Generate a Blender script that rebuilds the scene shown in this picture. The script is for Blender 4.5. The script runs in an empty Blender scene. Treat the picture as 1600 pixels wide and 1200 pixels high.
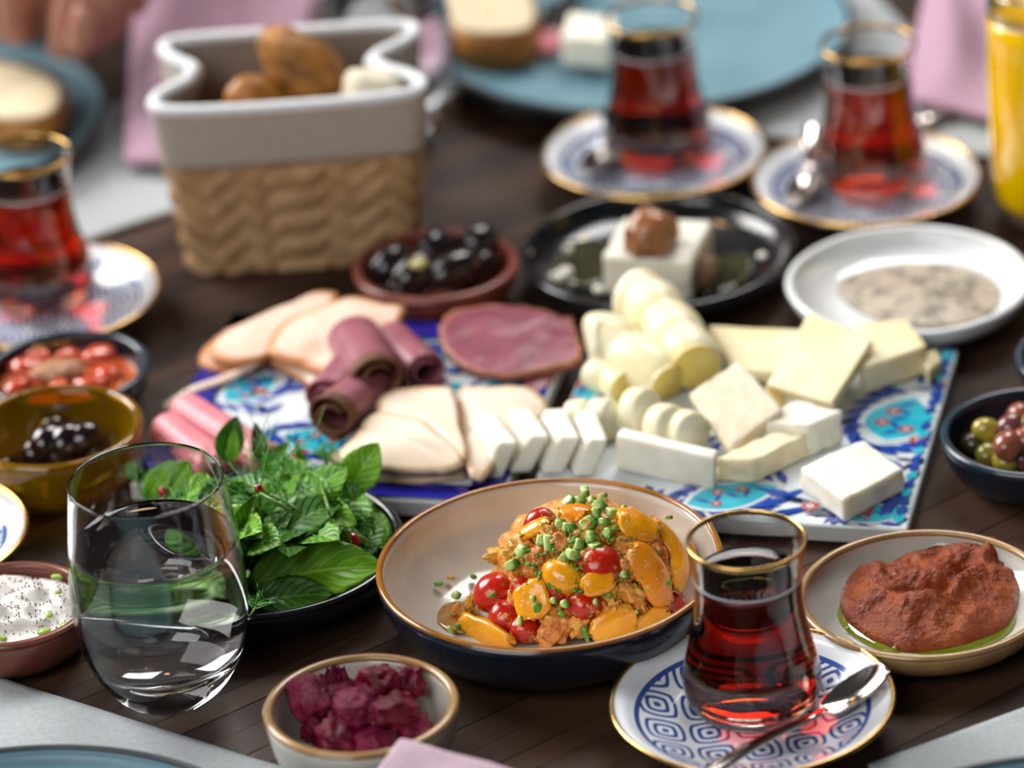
import bpy, bmesh, math, random
from mathutils import Vector, Matrix, noise, Euler
import numpy as np
random.seed(7)
scene = bpy.context.scene
C = scene.collection
PI = math.pi

# ------------------------------------------------------------------ camera
FPX, PHI, ROLL, HCAM = 6800.0, math.radians(27.5), math.radians(4.0), 0.95
_F = Vector((0, math.cos(PHI), -math.sin(PHI)))
_R0 = Vector((1, 0, 0)); _U0 = Vector((0, math.sin(PHI), math.cos(PHI)))
_R = math.cos(ROLL)*_R0 - math.sin(ROLL)*_U0
_U = math.sin(ROLL)*_R0 + math.cos(ROLL)*_U0
_C = Vector((0, -HCAM/math.tan(PHI), HCAM))
def ray(px, py):
    return _F + (px-800)/FPX*_R + (600-py)/FPX*_U
def at(px, py, z=0.0):
    d = ray(px, py)
    return _C + d*((z-_C.z)/d.z)
def mpp(px, py, z=0.0):                      # metres per pixel at that point
    return (at(px, py, z)-_C).dot(_F)/FPX

def proj(P):
    d = Vector(P)-_C; z = d.dot(_F); return 800+FPX*d.dot(_R)/z, 600-FPX*d.dot(_U)/z

cam_d = bpy.data.cameras.new('camera'); cam = bpy.data.objects.new('camera', cam_d); C.objects.link(cam)
M = Matrix((_R, _U, -_F)).transposed().to_4x4(); M.translation = _C
cam.matrix_world = M
cam_d.sensor_width = 36.0; cam_d.lens = FPX*36.0/1600.0
cam_d.clip_start = 0.05; cam_d.clip_end = 50
cam_d.dof.use_dof = True
cam_d.dof.focus_distance = (at(850, 915, 0.03)-_C).dot(_F)
cam_d.dof.aperture_fstop = 4.6
scene.camera = cam

# ------------------------------------------------------------------ world, windows, added front fill, lamps, exposure
w = bpy.data.worlds.new('world'); scene.world = w; w.use_nodes = True
w.node_tree.nodes['Background'].inputs[0].default_value = (0.92, 0.95, 1.0, 1)
w.node_tree.nodes['Background'].inputs[1].default_value = 0.04
def area(name, loc, target, sx, sy, power, col):
    d = bpy.data.lights.new(name, 'AREA'); d.shape = 'RECTANGLE'; d.size = sx; d.size_y = sy
    d.energy = power; d.color = col
    o = bpy.data.objects.new(name, d); C.objects.link(o); o.location = loc
    o.rotation_euler = (Vector(target)-Vector(loc)).to_track_quat('-Z', 'Y').to_euler()
    return o
area('window_light_left', (-2.1, 1.5, 1.75), (0, 0, 0), 1.6, 1.8, 122, (1.0, 0.985, 0.96))
area('window_light_back', (0.5, 1.7, 2.3), (0.05, 0, 0), 1.2, 1.0, 40, (1.0, 0.99, 0.97))
area('added_fill_light_front', (-1.7, -2.6, 2.3), (0, 0, 0), 2.4, 1.8, 60, (1.0, 0.99, 0.97))  # added fill light behind the camera to brighten the front faces, not a window
def bulb(loc, power, r=0.04):
    d = bpy.data.lights.new('pendant_bulb_light', 'POINT'); d.energy = power; d.color = (1, .62, .28); d.shadow_soft_size = r
    o = bpy.data.objects.new('pendant_bulb_light', d); C.objects.link(o); o.location = loc
bulb((-.25, .95, 1.25), 3.0); bulb((.55, 1.5, 1.5), 3.0)
scene.view_settings.view_transform = 'Standard'
scene.view_settings.look = 'None'
scene.view_settings.exposure = 0.24
scene.view_settings.gamma = 1.0
scene.view_settings.use_curve_mapping = False
scene.cycles.transparent_max_bounces = 16
scene.cycles.max_bounces = 10
scene.cycles.diffuse_bounces = 3
scene.cycles.glossy_bounces = 4
scene.cycles.transmission_bounces = 10

# ------------------------------------------------------------------ materials
def lin(h):
    if not isinstance(h, str): return tuple(h)+(1,) if len(h) == 3 else h
    h = h.lstrip('#'); o = []
    for i in (0, 2, 4):
        c = int(h[i:i+2], 16)/255
        o.append(c/12.92 if c <= .04045 else ((c+.055)/1.055)**2.4)
    return (*o, 1)
class NT:
    def __init__(s, name):
        s.m = bpy.data.materials.new(name); s.m.use_nodes = True; s.t = s.m.node_tree
        s.b = s.t.nodes['Principled BSDF']; s.out = s.t.nodes['Material Output']
    def n(s, typ, **kw):
        nd = s.t.nodes.new(typ)
        for k, v in kw.items(): setattr(nd, k, v)
        return nd
    def l(s, a, b): s.t.links.new(a, b)
    def math(s, op, a, b=None, c=None):
        nd = s.n('ShaderNodeMath', operation=op)
        for i, x in enumerate((a, b, c)):
            if x is None: continue
            if isinstance(x, (int, float)): nd.inputs[i].default_value = x
            else: s.l(x, nd.inputs[i])
        return nd.outputs[0]
    def coord(s, kind='Object', scale=(1, 1, 1), rot=(0, 0, 0)):
        tc = s.n('ShaderNodeTexCoord'); mp = s.n('ShaderNodeMapping')
        mp.inputs['Scale'].default_value = scale; mp.inputs['Rotation'].default_value = rot
        s.l(tc.outputs[kind], mp.inputs[0]); return mp.outputs[0]
    def noise(s, vec, scale, detail=4, rough=.55):
        nd = s.n('ShaderNodeTexNoise'); nd.inputs['Scale'].default_value = scale
        nd.inputs['Detail'].default_value = detail; nd.inputs['Roughness'].default_value = rough
        s.l(vec, nd.inputs['Vector']); return nd.outputs['Fac']
    def ramp(s, fac, stops, interp='LINEAR'):
        nd = s.n('ShaderNodeValToRGB'); cr = nd.color_ramp; cr.interpolation = interp
        while len(cr.elements) < len(stops): cr.elements.new(.5)
        for e, (p, c) in zip(cr.elements, stops): e.position = p; e.color = lin(c)
        s.l(fac, nd.inputs[0]); return nd.outputs[0]
    def mix(s, fac, a, b):
        nd = s.n('ShaderNodeMix', data_type='RGBA')
        for sock, x in ((nd.inputs[0], fac), (nd.inputs[6], a), (nd.inputs[7], b)):
            if hasattr(x, 'is_output'): s.l(x, sock)
            elif isinstance(x, (int, float)): sock.default_value = x
            else: sock.default_value = lin(x)
        return nd.outputs[2]
    def bump(s, h, strength=.3, dist=.001):
        nd = s.n('ShaderNodeBump'); nd.inputs['Strength'].default_value = strength
        nd.inputs['Distance'].default_value = dist; s.l(h, nd.inputs['Height'])
        s.l(nd.outputs[0], s.b.inputs['Normal'])
    def set(s, **kw):
        for k, v in kw.items():
            k = k.replace('_', ' ')
            if isinstance(v, str): v = lin(v)
            s.b.inputs[k].default_value = v
MATS = {}
def pm(name, c1, c2=None, scale=60, rough=.5, spec=.5, bump=0, bscale=None, sss=0, sssr=(.006, .003, .002), coat=0, metal=0, detail=4, lo=.35, hi=.65, trans=0, ior=1.45, stretch=(1, 1, 1), sheen=0, bdist=.001):
    if name in MATS: return MATS[name]
    t = NT(name); t.set(Roughness=rough, Specular_IOR_Level=spec, Metallic=metal, IOR=ior)
    t.b.inputs['Base Color'].default_value = lin(c1)
    v = t.coord('Object', stretch)
    if c2: t.l(t.ramp(t.noise(v, scale, detail), [(lo, c1), (hi, c2)]), t.b.inputs['Base Color'])
    if bump: t.bump(t.noise(v, bscale or scale, 6), bump, bdist)
    if sss:
        t.b.inputs['Subsurface Weight'].default_value = sss; t.b.inputs['Subsurface Radius'].default_value = sssr
        t.b.inputs['Subsurface Scale'].default_value = 1.0
    if coat: t.b.inputs['Coat Weight'].default_value = coat; t.b.inputs['Coat Roughness'].default_value = .06
    if trans: t.b.inputs['Transmission Weight'].default_value = trans
    if sheen: t.b.inputs['Sheen Weight'].default_value = sheen
    MATS[name] = t.m; return t.m

def glass_mat(name, col='#ffffff', rough=0.0, ior=1.46):
    t = NT(name); t.set(Roughness=rough, IOR=ior); t.b.inputs['Transmission Weight'].default_value = 1
    t.b.inputs['Base Color'].default_value = lin(col); return t.m
def liquid_mat(name, col, dens, ior=1.333):
    t = NT(name); t.set(Roughness=0.0, IOR=ior); t.b.inputs['Transmission Weight'].default_value = 1
    t.b.inputs['Base Color'].default_value = (1, 1, 1, 1)
    if dens:
        va = t.n('ShaderNodeVolumeAbsorption'); va.inputs['Color'].default_value = col; va.inputs['Density'].default_value = dens
        t.l(va.outputs[0], t.out.inputs['Volume'])
    return t.m

M_glass = glass_mat('clear_glass')
M_tea = liquid_mat('black_tea', (.92, .62, .0, 1), 310)
M_water = liquid_mat('water', (1, 1, 1, 1), 0)
M_amber = pm('amber_glass', '#d0a318', '#bf9210', 20, .06, coat=.4, trans=.78)
M_gold = pm('gilt', '#d9b06a', rough=.22, metal=1)
M_steel = pm('steel', '#d8cfc9', rough=.16, metal=1)
M_cream = pm('cream_glaze', '#cdc8bf', '#bdb7ac', 30, .16, coat=.3, bump=.02)
M_grey_glaze = pm('grey_cream_glaze', '#cfcec6', '#bfbdb2', 30, .14, coat=.3)
M_brownrim = pm('brown_rim_glaze', '#a86c22', '#80501a', 40, .15, coat=.5)
M_tanrim = pm('tan_rim_glaze', '#b08c5e', '#94714a', 40, .2, coat=.4)
M_navy = pm('navy_glaze', '#12161f', '#1a2230', 40, .22, coat=.3)
M_navyrim = pm('navy_rim_glaze', '#2c4252', '#1d2f3f', 40, .2, coat=.3)
M_black = pm('black_glaze', '#101215', '#191c20', 40, .2, coat=.4)
M_terra = pm('terracotta', '#8a4030', '#6e2f24', 60, .35, coat=.3, bump=.1)
M_terra_pink = pm('rose_terracotta', '#7e4838', '#68382c', 60, .32, coat=.3)
M_white = pm('white_porcelain', '#e9ecee', rough=.12, coat=.4)
M_blueplate = pm('blue_grey_glaze', '#668b9a', '#769aa8', 18, .38, bump=.04)
M_blueplate_rim = pm('dark_plate_edge', '#39434a', '#2c3338', 30, .4)

# ------------------------------------------------------------------ mesh helpers
def tag(o, label=None, cat=None, group=None, kind=None):
    if label: o['label'] = label
    if cat: o['category'] = cat
    if group: o['group'] = group
    if kind: o['kind'] = kind
    return o
def thing(name, label, cat, loc=(0, 0, 0), rz=0, group=None):
    o = bpy.data.objects.new(name, None); C.objects.link(o); o.empty_display_size = .01
    o.location = loc; o.rotation_euler = (0, 0, rz)
    return tag(o, label, cat, group)
def mesh(name, V, F, mats, midx=None, smooth=True):
    me = bpy.data.meshes.new(name); me.from_pydata([tuple(v) for v in V], [], F)
    for m in (mats if isinstance(mats, (list, tuple)) else [mats]): me.materials.append(m)
    if midx: me.polygons.foreach_set('material_index', midx)
    me.polygons.foreach_set('use_smooth', [smooth]*len(F)); me.update()
    return me
def link(name, me, parent=None, loc=(0, 0, 0), rot=(0, 0, 0)):
    o = bpy.data.objects.new(name, me); C.objects.link(o); o.location = loc; o.rotation_euler = rot
    if parent: o.parent = parent
    return o
def local(name, V, F, mats, parent=None, midx=None, smooth=True):      # coordinates as given (local)
    return link(name, mesh(name, V, F, mats, midx, smooth), parent)
def world(name, V, F, mats, parent=None, midx=None, smooth=True):      # V in world coordinates; origin put at the base of the thing
    V = [Vector(v) for v in V]
    if parent is not None: org = parent.location.copy()
    else:
        org = sum(V, Vector())/len(V); org.z = min(v.z for v in V)
    o = link(name, mesh(name, [v-org for v in V], F, mats, midx, smooth), parent)
    if parent is None: o.location = org
    return o
def dup(root, loc, rz=0, label=None, group=None):
    r = root.copy(); C.objects.link(r); r.location = loc; r.rotation_euler = (0, 0, rz)
    if label: r['label'] = label
    if group: r['group'] = group
    for ch in list(root.children):
        c = ch.copy(); C.objects.link(c); c.parent = r
        for g in ch.children:
            d = g.copy(); C.objects.link(d); d.parent = c
    return r
def lathe(prof, n=72, close=True, idx=None):
    V = []; F = []; MI = []; rings = []
    for r, z in prof:
        if r < 1e-6: rings.append([len(V)]); V.append((0, 0, z))
        else:
            rings.append(list(range(len(V), len(V)+n)))
            V += [(r*math.cos(2*PI*i/n), r*math.sin(2*PI*i/n), z) for i in range(n)]
    for k in range(len(rings)-1):
        a, b = rings[k], rings[k+1]
        for i in range(n):
            j = (i+1) % n
            if len(a) == 1 and len(b) == 1: continue
            if len(a) == 1: F.append((a[0], b[j], b[i]))
            elif len(b) == 1: F.append((a[i], a[j], b[0]))
            else: F.append((a[i], a[j], b[j], b[i]))
            MI.append(idx[k] if idx else 0)
    return V, F, MI
def interp(prof, r):
    for (r0, z0), (r1, z1) in zip(prof, prof[1:]):
        if min(r0, r1) <= r <= max(r0, r1) and abs(r1-r0) > 1e-9: return z0+(z1-z0)*(r-r0)/(r1-r0)
    return prof[-1][1]
def tube(pts, radii, n=8, flat=1.0, up=Vector((0, 0, 1))):
    V = []; F = []; pts = [Vector(p) for p in pts]
    for k, p in enumerate(pts):
        t = (pts[min(k+1, len(pts)-1)]-pts[max(k-1, 0)]).normalized()
        a = t.cross(up); a = a.normalized() if a.length > 1e-4 else Vector((1, 0, 0))
        b = a.cross(t).normalized(); r = radii[k] if isinstance(radii, (list, tuple)) else radii
        V += [p+a*(r*math.cos(2*PI*i/n))+b*(r*flat*math.sin(2*PI*i/n)) for i in range(n)]
    for k in range(len(pts)-1):
        for i in range(n):
            j = (i+1) % n
            F.append((k*n+i, k*n+j, (k+1)*n+j, (k+1)*n+i))
    F.append(tuple(range(n-1, -1, -1))); F.append(tuple(range((len(pts)-1)*n, len(pts)*n)))
    return V, F
_ico = {}
def ico(sub):
    if sub not in _ico:
        bm = bmesh.new(); bmesh.ops.create_icosphere(bm, subdivisions=sub, radius=1); bm.verts.ensure_lookup_table()
        _ico[sub] = ([v.co.copy() for v in bm.verts], [tuple(v.index for v in f.verts) for f in bm.faces]); bm.free()
    return _ico[sub]
def nz(p, f, seed=0): return noise.noise(Vector(p)*f+Vector((seed*7.3, seed*3.1, seed*1.7)))
def blob(c, rad, rot=(0, 0, 0), amp=.1, freq=1.5, seed=0, sub=3, cut=None, flatten=None, box=0):
    V0, F = ico(sub); E = Euler(rot).to_matrix(); V = []
    for v in V0:
        q = v.copy()
        if box:                                   # push towards a rounded box
            m = max(abs(q.x), abs(q.y), abs(q.z)); q = q.lerp(q/m*.86, box)
        s = 1+amp*nz(v, freq, seed)+amp*.5*nz(v, freq*2.3, seed+9)
        q = q*s
        if cut is not None and q.z < cut: q.z = cut+(q.z-cut)*.12       # a cut face
        if flatten: q.z *= flatten
        q = Vector((q.x*rad[0], q.y*rad[1], q.z*rad[2]))
        V.append(E @ q + Vector(c))
    return V, F
def catmull(P, sub=6, closed=True):
    n = len(P); out = []
    rng = range(n) if closed else range(n-1)
    for i in rng:
        g = lambda k: P[k % n] if closed else P[max(0, min(n-1, k))]
        p0, p1, p2, p3 = g(i-1), g(i), g(i+1), g(i+2)
        for s in range(sub):
            t = s/sub
            out.append(.5*((2*p1)+(p2-p0)*t+(2*p0-5*p1+4*p2-p3)*t*t+(3*p1-p0-3*p2+p3)*t**3))
    if not closed: out.append(P[-1].copy())
    return out
def patch(name, outline, thick, mats, bulge=.0, rings=10, sub=5, amp=.0, freq=60, seed=0, parent=None, smoothcurve=True, rimring=1, hfun=None, pix=True, jag=0):
    """a slice or spread: closed outline (px, py, z) -> a solid slab with its own thickness; mats = [face, edge]"""
    P = [at(*p) if pix else Vector(p) for p in outline]
    if smoothcurve: P = catmull(P, sub)
    if jag: P = [p+Vector((nz(p, 260, seed+1), nz(p, 260, seed+2), 0))*jag for p in P]
    n = len(P); c = sum(P, Vector())/n
    V = []; F = []; MI = []
    for k in range(rings+1):
        s = 1-k/rings if k < rings else 0
        for i, p in enumerate(P):
            q = c.lerp(p, s)
            e = 1-s*s
            z = q.z+bulge*e+amp*nz((q.x, q.y, seed), freq, seed)
            if hfun: z += hfun(q, s)
            V.append(Vector((q.x, q.y, z)))
            if k == rings: break
    base = len(V)
    for i, p in enumerate(P): V.append(Vector((c.x+(p.x-c.x)*.99, c.y+(p.y-c.y)*.99, V[i].z-thick)))
    low = len(V); V.append(Vector((c.x, c.y, c.z-thick)))
    for k in range(rings):
        for i in range(n):
            j = (i+1) % n
            if k < rings-1: F.append((k*n+i, k*n+j, (k+1)*n+j, (k+1)*n+i))
            else: F.append((k*n+i, k*n+j, rings*n))
            MI.append(1 if k < rimring else 0)
    for i in range(n):
        j = (i+1) % n
        F.append((i, base+i, base+j, j)); MI.append(1)
        F.append((base+i, low, base+j)); MI.append(1)
    # keep winding outward
    area2 = sum(P[i].x*P[(i+1) % n].y-P[(i+1) % n].x*P[i].y for i in range(n))
    if area2 < 0: F = [tuple(reversed(f)) for f in F]
    if not isinstance(mats, (list, tuple)): mats = [mats, mats]
    return world(name, V, F, mats, parent, MI)
def prism(name, tops, off, mat, bev=.0012, amp=.0004, freq=120, seed=0, parent=None, cuts=5, pix=True):
    """a block: four top corners (px, py, z) and the vector down to its bottom face"""
    P = [at(*p) if pix else Vector(p) for p in tops]; off = Vector(off)
    bm = bmesh.new()
    a = [bm.verts.new(p) for p in P]; b = [bm.verts.new(p+off) for p in P]
    bm.faces.new(a); bm.faces.new(list(reversed(b)))
    for i in range(4):
        j = (i+1) % 4; bm.faces.new((a[j], a[i], b[i], b[j]))
    bmesh.ops.recalc_face_normals(bm, faces=bm.faces[:])
    bmesh.ops.bevel(bm, geom=bm.edges[:], offset=bev, segments=2, profile=.6, affect='EDGES', clamp_overlap=True)
    big = [e for e in bm.edges if e.calc_length() > .004]
    bmesh.ops.subdivide_edges(bm, edges=big, cuts=cuts, use_grid_fill=True)
    bm.normal_update()
    for v in bm.verts:
        d = amp*(nz(v.co, freq, seed)+.6*nz(v.co, freq*2.7, seed+4))
        v.co += v.normal*d
    bm.verts.ensure_lookup_table()
    V = [v.co.copy() for v in bm.verts]; F = [tuple(v.index for v in f.verts) for f in bm.faces]
    bm.free()
    return world(name, V, F, mat, parent)
def sheet(name, fun, nu, nv, thick, mats, parent=None, edge=None, loc=True):
    """cloth or leaf: fun(u,v)->world point, given thickness along the normal"""
    P = [[Vector(fun(i/nu, j/nv)) for j in range(nv+1)] for i in range(nu+1)]
    N = [[None]*(nv+1) for _ in range(nu+1)]
    for i in range(nu+1):
        for j in range(nv+1):
            du = P[min(i+1, nu)][j]-P[max(i-1, 0)][j]; dv = P[i][min(j+1, nv)]-P[i][max(j-1, 0)]
            nn = du.cross(dv); N[i][j] = nn.normalized() if nn.length > 1e-12 else Vector((0, 0, 1))
    V = []; F = []; MI = []; st = nv+1
    for i in range(nu+1):
        for j in range(nv+1): V.append(P[i][j]+N[i][j]*(thick/2))
    o = len(V)
    for i in range(nu+1):
        for j in range(nv+1): V.append(P[i][j]-N[i][j]*(thick/2))
    for i in range(nu):
        for j in range(nv):
            a = i*st+j; F.append((a, a+st, a+st+1, a+1)); F.append((o+a, o+a+1, o+a+st+1, o+a+st))
            e = 1 if edge and edge(i/nu, j/nv) else 0; MI += [e, e]
    for i in range(nu):
        for j in (0, nv):
            a = i*st+j; b = a+st; F.append((a, b, o+b, o+a) if j else (b, a, o+a, o+b)); MI.append(1 if edge else 0)
    for j in range(nv):
        for i in (0, nu):
            a = i*st+j; b = a+1; F.append((b, a, o+a, o+b) if i else (a, b, o+b, o+a)); MI.append(1 if edge else 0)
    return (world if loc else local)(name, V, F, mats, parent, MI)

# ------------------------------------------------------------------ floor and table
def box_mesh(name, sx, sy, sz, mat, bev=.0):
    bm = bmesh.new(); bmesh.ops.create_cube(bm, size=1)
    for v in bm.verts: v.co = Vector((v.co.x*sx, v.co.y*sy, v.co.z*sz))
    if bev: bmesh.ops.bevel(bm, geom=bm.edges[:], offset=bev, segments=1, affect='EDGES')
    me = bpy.data.meshes.new(name); bm.to_mesh(me); bm.free(); me.materials.append(mat); return me
M_floor = pm('floor_boards', '#2a2523', '#3a322e', 3, .5)
fl = link('floor', box_mesh('floor', 8, 8, .1, M_floor), loc=(0, 0, -.80)); tag(fl, 'dark floor under the dining table', kind='structure')

def wood():
    t = NT('dark_stained_wood'); t.set(Roughness=.5, Specular_IOR_Level=.25)
    v = t.coord('Object', (1.0, 14, 14))
    oi = t.n('ShaderNodeObjectInfo')
    add = t.n('ShaderNodeVectorMath', operation='ADD'); t.l(v, add.inputs[0])
    sc = t.n('ShaderNodeVectorMath', operation='SCALE'); t.l(oi.outputs['Random'], sc.inputs['Scale']); sc.inputs[0].default_value = (37, 11, 5)
    t.l(sc.outputs[0], add.inputs[1])
    g = t.noise(add.outputs[0], 16, 8, .65)
    c = t.ramp(g, [(.30, '#20140d'), (.5, '#503a2d'), (.70, '#775745')])
    tone = t.ramp(oi.outputs['Random'], [(0, '#8f8a88'), (1, '#e6dcd6')])
    mx = t.n('ShaderNodeMix', data_type='RGBA', blend_type='MULTIPLY'); mx.inputs[0].default_value = 1
    t.l(c, mx.inputs[6]); t.l(tone, mx.inputs[7]); t.l(mx.outputs[2], t.b.inputs['Base Color'])
    t.bump(g, .35, .0008); return t.m
M_wood = wood()
TANG = math.radians(36.5)
tu = Vector((math.cos(TANG), math.sin(TANG), 0)); tv = Vector((-math.sin(TANG), math.cos(TANG), 0))
table = thing('dining_table', 'dark stained wooden dining table of narrow strips under the whole breakfast', 'table', (0, 0, -.74), TANG)
slat_me = box_mesh('slat', 1.9, 1, .03, M_wood)
v0 = -.60; rs = random.Random(3); k = 0
while v0 < .74:
    wd = rs.choice((.0115, .013, .0145, .017, .021))
    o = link('slat', slat_me, table, (.05+rs.uniform(-.1, .1)*0, v0+wd/2, .74-.015-rs.uniform(0, .00025)))
    o.scale = (1, wd-.0004, 1); v0 += wd
tb = link('table_core', box_mesh('table_core', 1.88, 1.33, .02, pm('joint_dark', '#0d0908', rough=.8)), table, (.05, .07, .74-.0275))
for sx in (-.85, .9):
    for sy in (-.55, .69):
        link('leg', bpy.data.meshes.get('table_leg') or box_mesh('table_leg', .07, .07, .70, M_wood, .004), table, (sx, sy, .35))

# ------------------------------------------------------------------ cloths
def linen(name, c1, c2, sc=900, b=.5):
    t = NT(name); t.set(Roughness=.9, Specular_IOR_Level=.15); t.b.inputs['Sheen Weight'].default_value = .3
    v = t.coord('Object'); w1 = t.n('ShaderNodeTexWave'); w1.inputs['Scale'].default_value = sc; w1.inputs['Distortion'].default_value = 2
    w2 = t.n('ShaderNodeTexWave', bands_direction='Y'); w2.inputs['Scale'].default_value = sc; w2.inputs['Distortion'].default_value = 2
    for q in (w1, w2): t.l(v, q.inputs['Vector'])
    h = t.math('ADD', w1.outputs['Fac'], w2.outputs['Fac'])
    nn = t.noise(v, 400, 5)
    h2 = t.math('ADD', h, nn)
    t.l(t.ramp(nn, [(.3, c1), (.7, c2)]), t.b.inputs['Base Color']); t.bump(h2, b, .0006); return t.m
M_linen = linen('grey_linen', '#b2babf', '#c6ccd0')
M_pink = linen('mauve_cloth', '#b78ea6', '#c39db3', 700, .3)
M_pink2 = linen('pale_pink_cloth', '#d9bfcd', '#cfb0c1', 700, .3)
def mat_cloth(name, label, cat, corners, mat, thick=.0018, wav=.0012, nu=48, nv=48, seed=0, zoff=.0005, lift=None, group=None):
    a, b, c, d = [at(*p) for p in corners]
    def f(u, v):
        p = (a*(1-u)+b*u)*(1-v)+(d*(1-u)+c*u)*v
        z = zoff+thick/2+wav*(.5+.5*nz((p.x, p.y, 0), 18, seed))
        e = nz((p.x, p.y, 3), 11, seed)*.003
        p = p+Vector((e, e*.6, 0)); p.z = z
        if lift: p = p+lift(u, v)
        return p
    return tag(sheet(name, f, nu, nv, thick, mat), label, cat, group)
# near-left placemat: its inner edge runs (0,1065) -> (420,1200)
mat_cloth('placemat', 'grey linen placemat in the near left corner under the water glass', 'placemat',
          [(-90, 1040), (470, 1218), (100, 1620), (-560, 1330)], M_linen, wav=.0035, seed=1, group='linen placemats')
mat_cloth('placemat', 'grey linen placemat in the near right corner beside the patterned saucer', 'placemat',
          [(1350, 1207), (1720, 1070), (2150, 1310), (1720, 1570)], M_linen, seed=2, group='linen placemats')
mat_cloth('placemat', 'grey linen placemat behind the bread basket on the left', 'placemat',
          [(-150, 480), (690, 193), (480, 72), (-330, 335)], M_linen, seed=3, group='linen placemats')
def lift2(u, v):
    return Vector((0, 0, .012*math.exp(-((u-.045)/.05)**2)*math.exp(-(v/.10)**2)))
mat_cloth('placemat', 'grey linen placemat under the blue plate and behind the two far saucers', 'placemat',
          [(690, 175), (1585, 255), (1320, -60), (740, -200)], M_linen, seed=4, lift=lift2, wav=.0018, zoff=.0010, nu=70, group='linen placemats')

def napkin(name, label, pts, heights, mat, folds=.006, seed=0, nu=50, nv=40, thick=.004, layers=1, group='folded napkins'):
    a, b, c, d = [at(px, py, z) for (px, py), z in zip(pts, heights)]
    def f(u, v):
        p = (a*(1-u)+b*u)*(1-v)+(d*(1-u)+c*u)*v
        z = folds*math.sin(u*7+1.6*nz((u*2, v*2, seed), 1, seed))*.5+folds*.8*nz((u*3, v*1.6, seed), 1.2, seed)
        edge = min(u, 1-u, v, 1-v); p.z += z*min(1, edge*6)
        p.z = max(p.z, .006)
        return p
    return tag(sheet(name, f, nu, nv, thick, mat), label, 'napkin', group)
napkin('napkin', 'pale pink napkin corner in front of the beet bowl at the bottom edge', [(628, 1157), (870, 1222), (900, 1420), (500, 1330)], [.046, .044, .014, .014], M_pink2, .003, 1)
napkin('napkin', 'mauve cloth napkin draped behind the bread basket', [(194, 252), (420, 268), (508, -70), (215, -70)], [.010, .010, .035, .035], M_pink, .018, 2)
napkin('napkin', 'mauve napkin bunched behind the far water glass', [(500, 100), (690, 100), (720, -80), (530, -80)], [.008, .008, .02, .02], M_pink, .012, 6)
napkin('napkin', 'mauve napkin folded behind the orange juice and right tea glass', [(1405, 150), (1660, 215), (1720, -60), (1455, -40)], [.010, .012, .03, .028], M_pink, .012, 4)

# ------------------------------------------------------------------ plates, bowls, saucers
def dish_profile(R, h, rb, th=.0028, foot=.0025, p=1.0, floor_t=None, n=12):
    """outer and inner profile of a dish: flat base rb, wall rising to R at h"""
    out = [(0, foot), (rb*.86, foot), (rb*.88, 0), (rb*.97, 0), (rb, .0006)]
    for k in range(1, n+1):
        t = k/n*PI/2
        out.append((rb+(R-rb)*math.sin(t)**p, .0006+(h-.0006)*(1-math.cos(t))))
    inn = []
    fz = foot+(floor_t or th)
    for k in range(n, -1, -1):
        t = k/n*PI/2
        inn.append((max(0, rb*.98+(R-th-rb*.98)*math.sin(t)**p), fz+(h-fz)*(1-math.cos(t))))
    inn.append((0, fz))
    return out, inn
def make_dish(name, label, cat, px, py, wpx, h, rb=.6, mats=(None, None, None), th=.0028, p=1.0, group=None, z0=.0003, rimt=None, n=96, foot=.0025):
    """px, py, wpx: centre and width of the rim ellipse in the photograph"""
    c = at(px, py, h+z0); R = wpx*mpp(px, py, h+z0)/2
    out, inn = dish_profile(R, h, R*rb, th, foot=foot, p=p)
    t = thing(name, label, cat, (c.x, c.y, z0), 0, group)
    prof = out+inn; idx = [1 if k < len(out)-1 else 0 for k in range(len(prof)-1)]
    V, F, MI = lathe(prof, n, idx=idx)
    bd = local('body', V, F, [mats[0], mats[1]], t, MI)
    rr = (rimt or th*.72); Rc = R-th/2
    ring = [(Rc+rr*math.cos(a), h+rr*.75*math.sin(a)) for a in [2*PI*k/10 for k in range(11)]]
    V, F, MI = lathe(ring, n); local('rim', V, F, mats[2], bd)
    t['_R'] = R
    return t, (Vector((c.x, c.y, 0)), R, lambda r: interp(inn[::-1], r)+z0)

salad_plate, SP = make_dish('dinner_plate', 'cream plate with brown rim and dark outside holding the tomato salad', 'plate', 857, 879, 541, .034, .50, (M_cream, M_navy, M_brownrim), .0028, p=.95, rimt=.0015)
paste_plate, PP = make_dish('side_plate', 'pale cream plate with tan rim holding the red pepper paste', 'plate', 1446, 928, 396, .018, .55, (M_grey_glaze, M_tanrim, M_tanrim), .0026)
beet_bowl, BB = make_dish('small_bowl', 'small cream bowl with golden rim holding purple beet chunks', 'bowl', 564, 1103, 303, .034, .45, (M_cream, M_grey_glaze, M_tanrim), .0028, p=.9)
herb_plate, HP = make_dish('serving_plate', 'black plate heaped with mint, dill and pomegranate seeds', 'plate', 406, 853, 448, .020, .6, (M_black, M_black, M_black), .0028)
yog_bowl, YB = make_dish('small_bowl', 'rose brown bowl of white yogurt at the left edge', 'bowl', 14, 946, 262, .022, .60, (M_terra_pink, M_terra_pink, M_terra_pink), .0030, p=.8)
amber_bowl, AB = make_dish('small_bowl', 'amber glass bowl with dark olives in oil', 'bowl', 84, 668, 276, .030, .60, (M_amber, M_amber, M_amber), .0030, p=.75)
jam_bowl, JB = make_dish('small_bowl', 'dark navy bowl of stewed tomatoes beside the left tea saucer', 'bowl', 104, 577, 256, .021, .60, (M_navy, M_navy, M_navyrim), .0028, p=.8)
olive_bowl, OB = make_dish('small_bowl', 'terracotta bowl of large black olives next to the bread basket', 'bowl', 681, 416, 256, .020, .52, (M_terra, M_terra, M_terra), .0036, p=.8)
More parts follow.
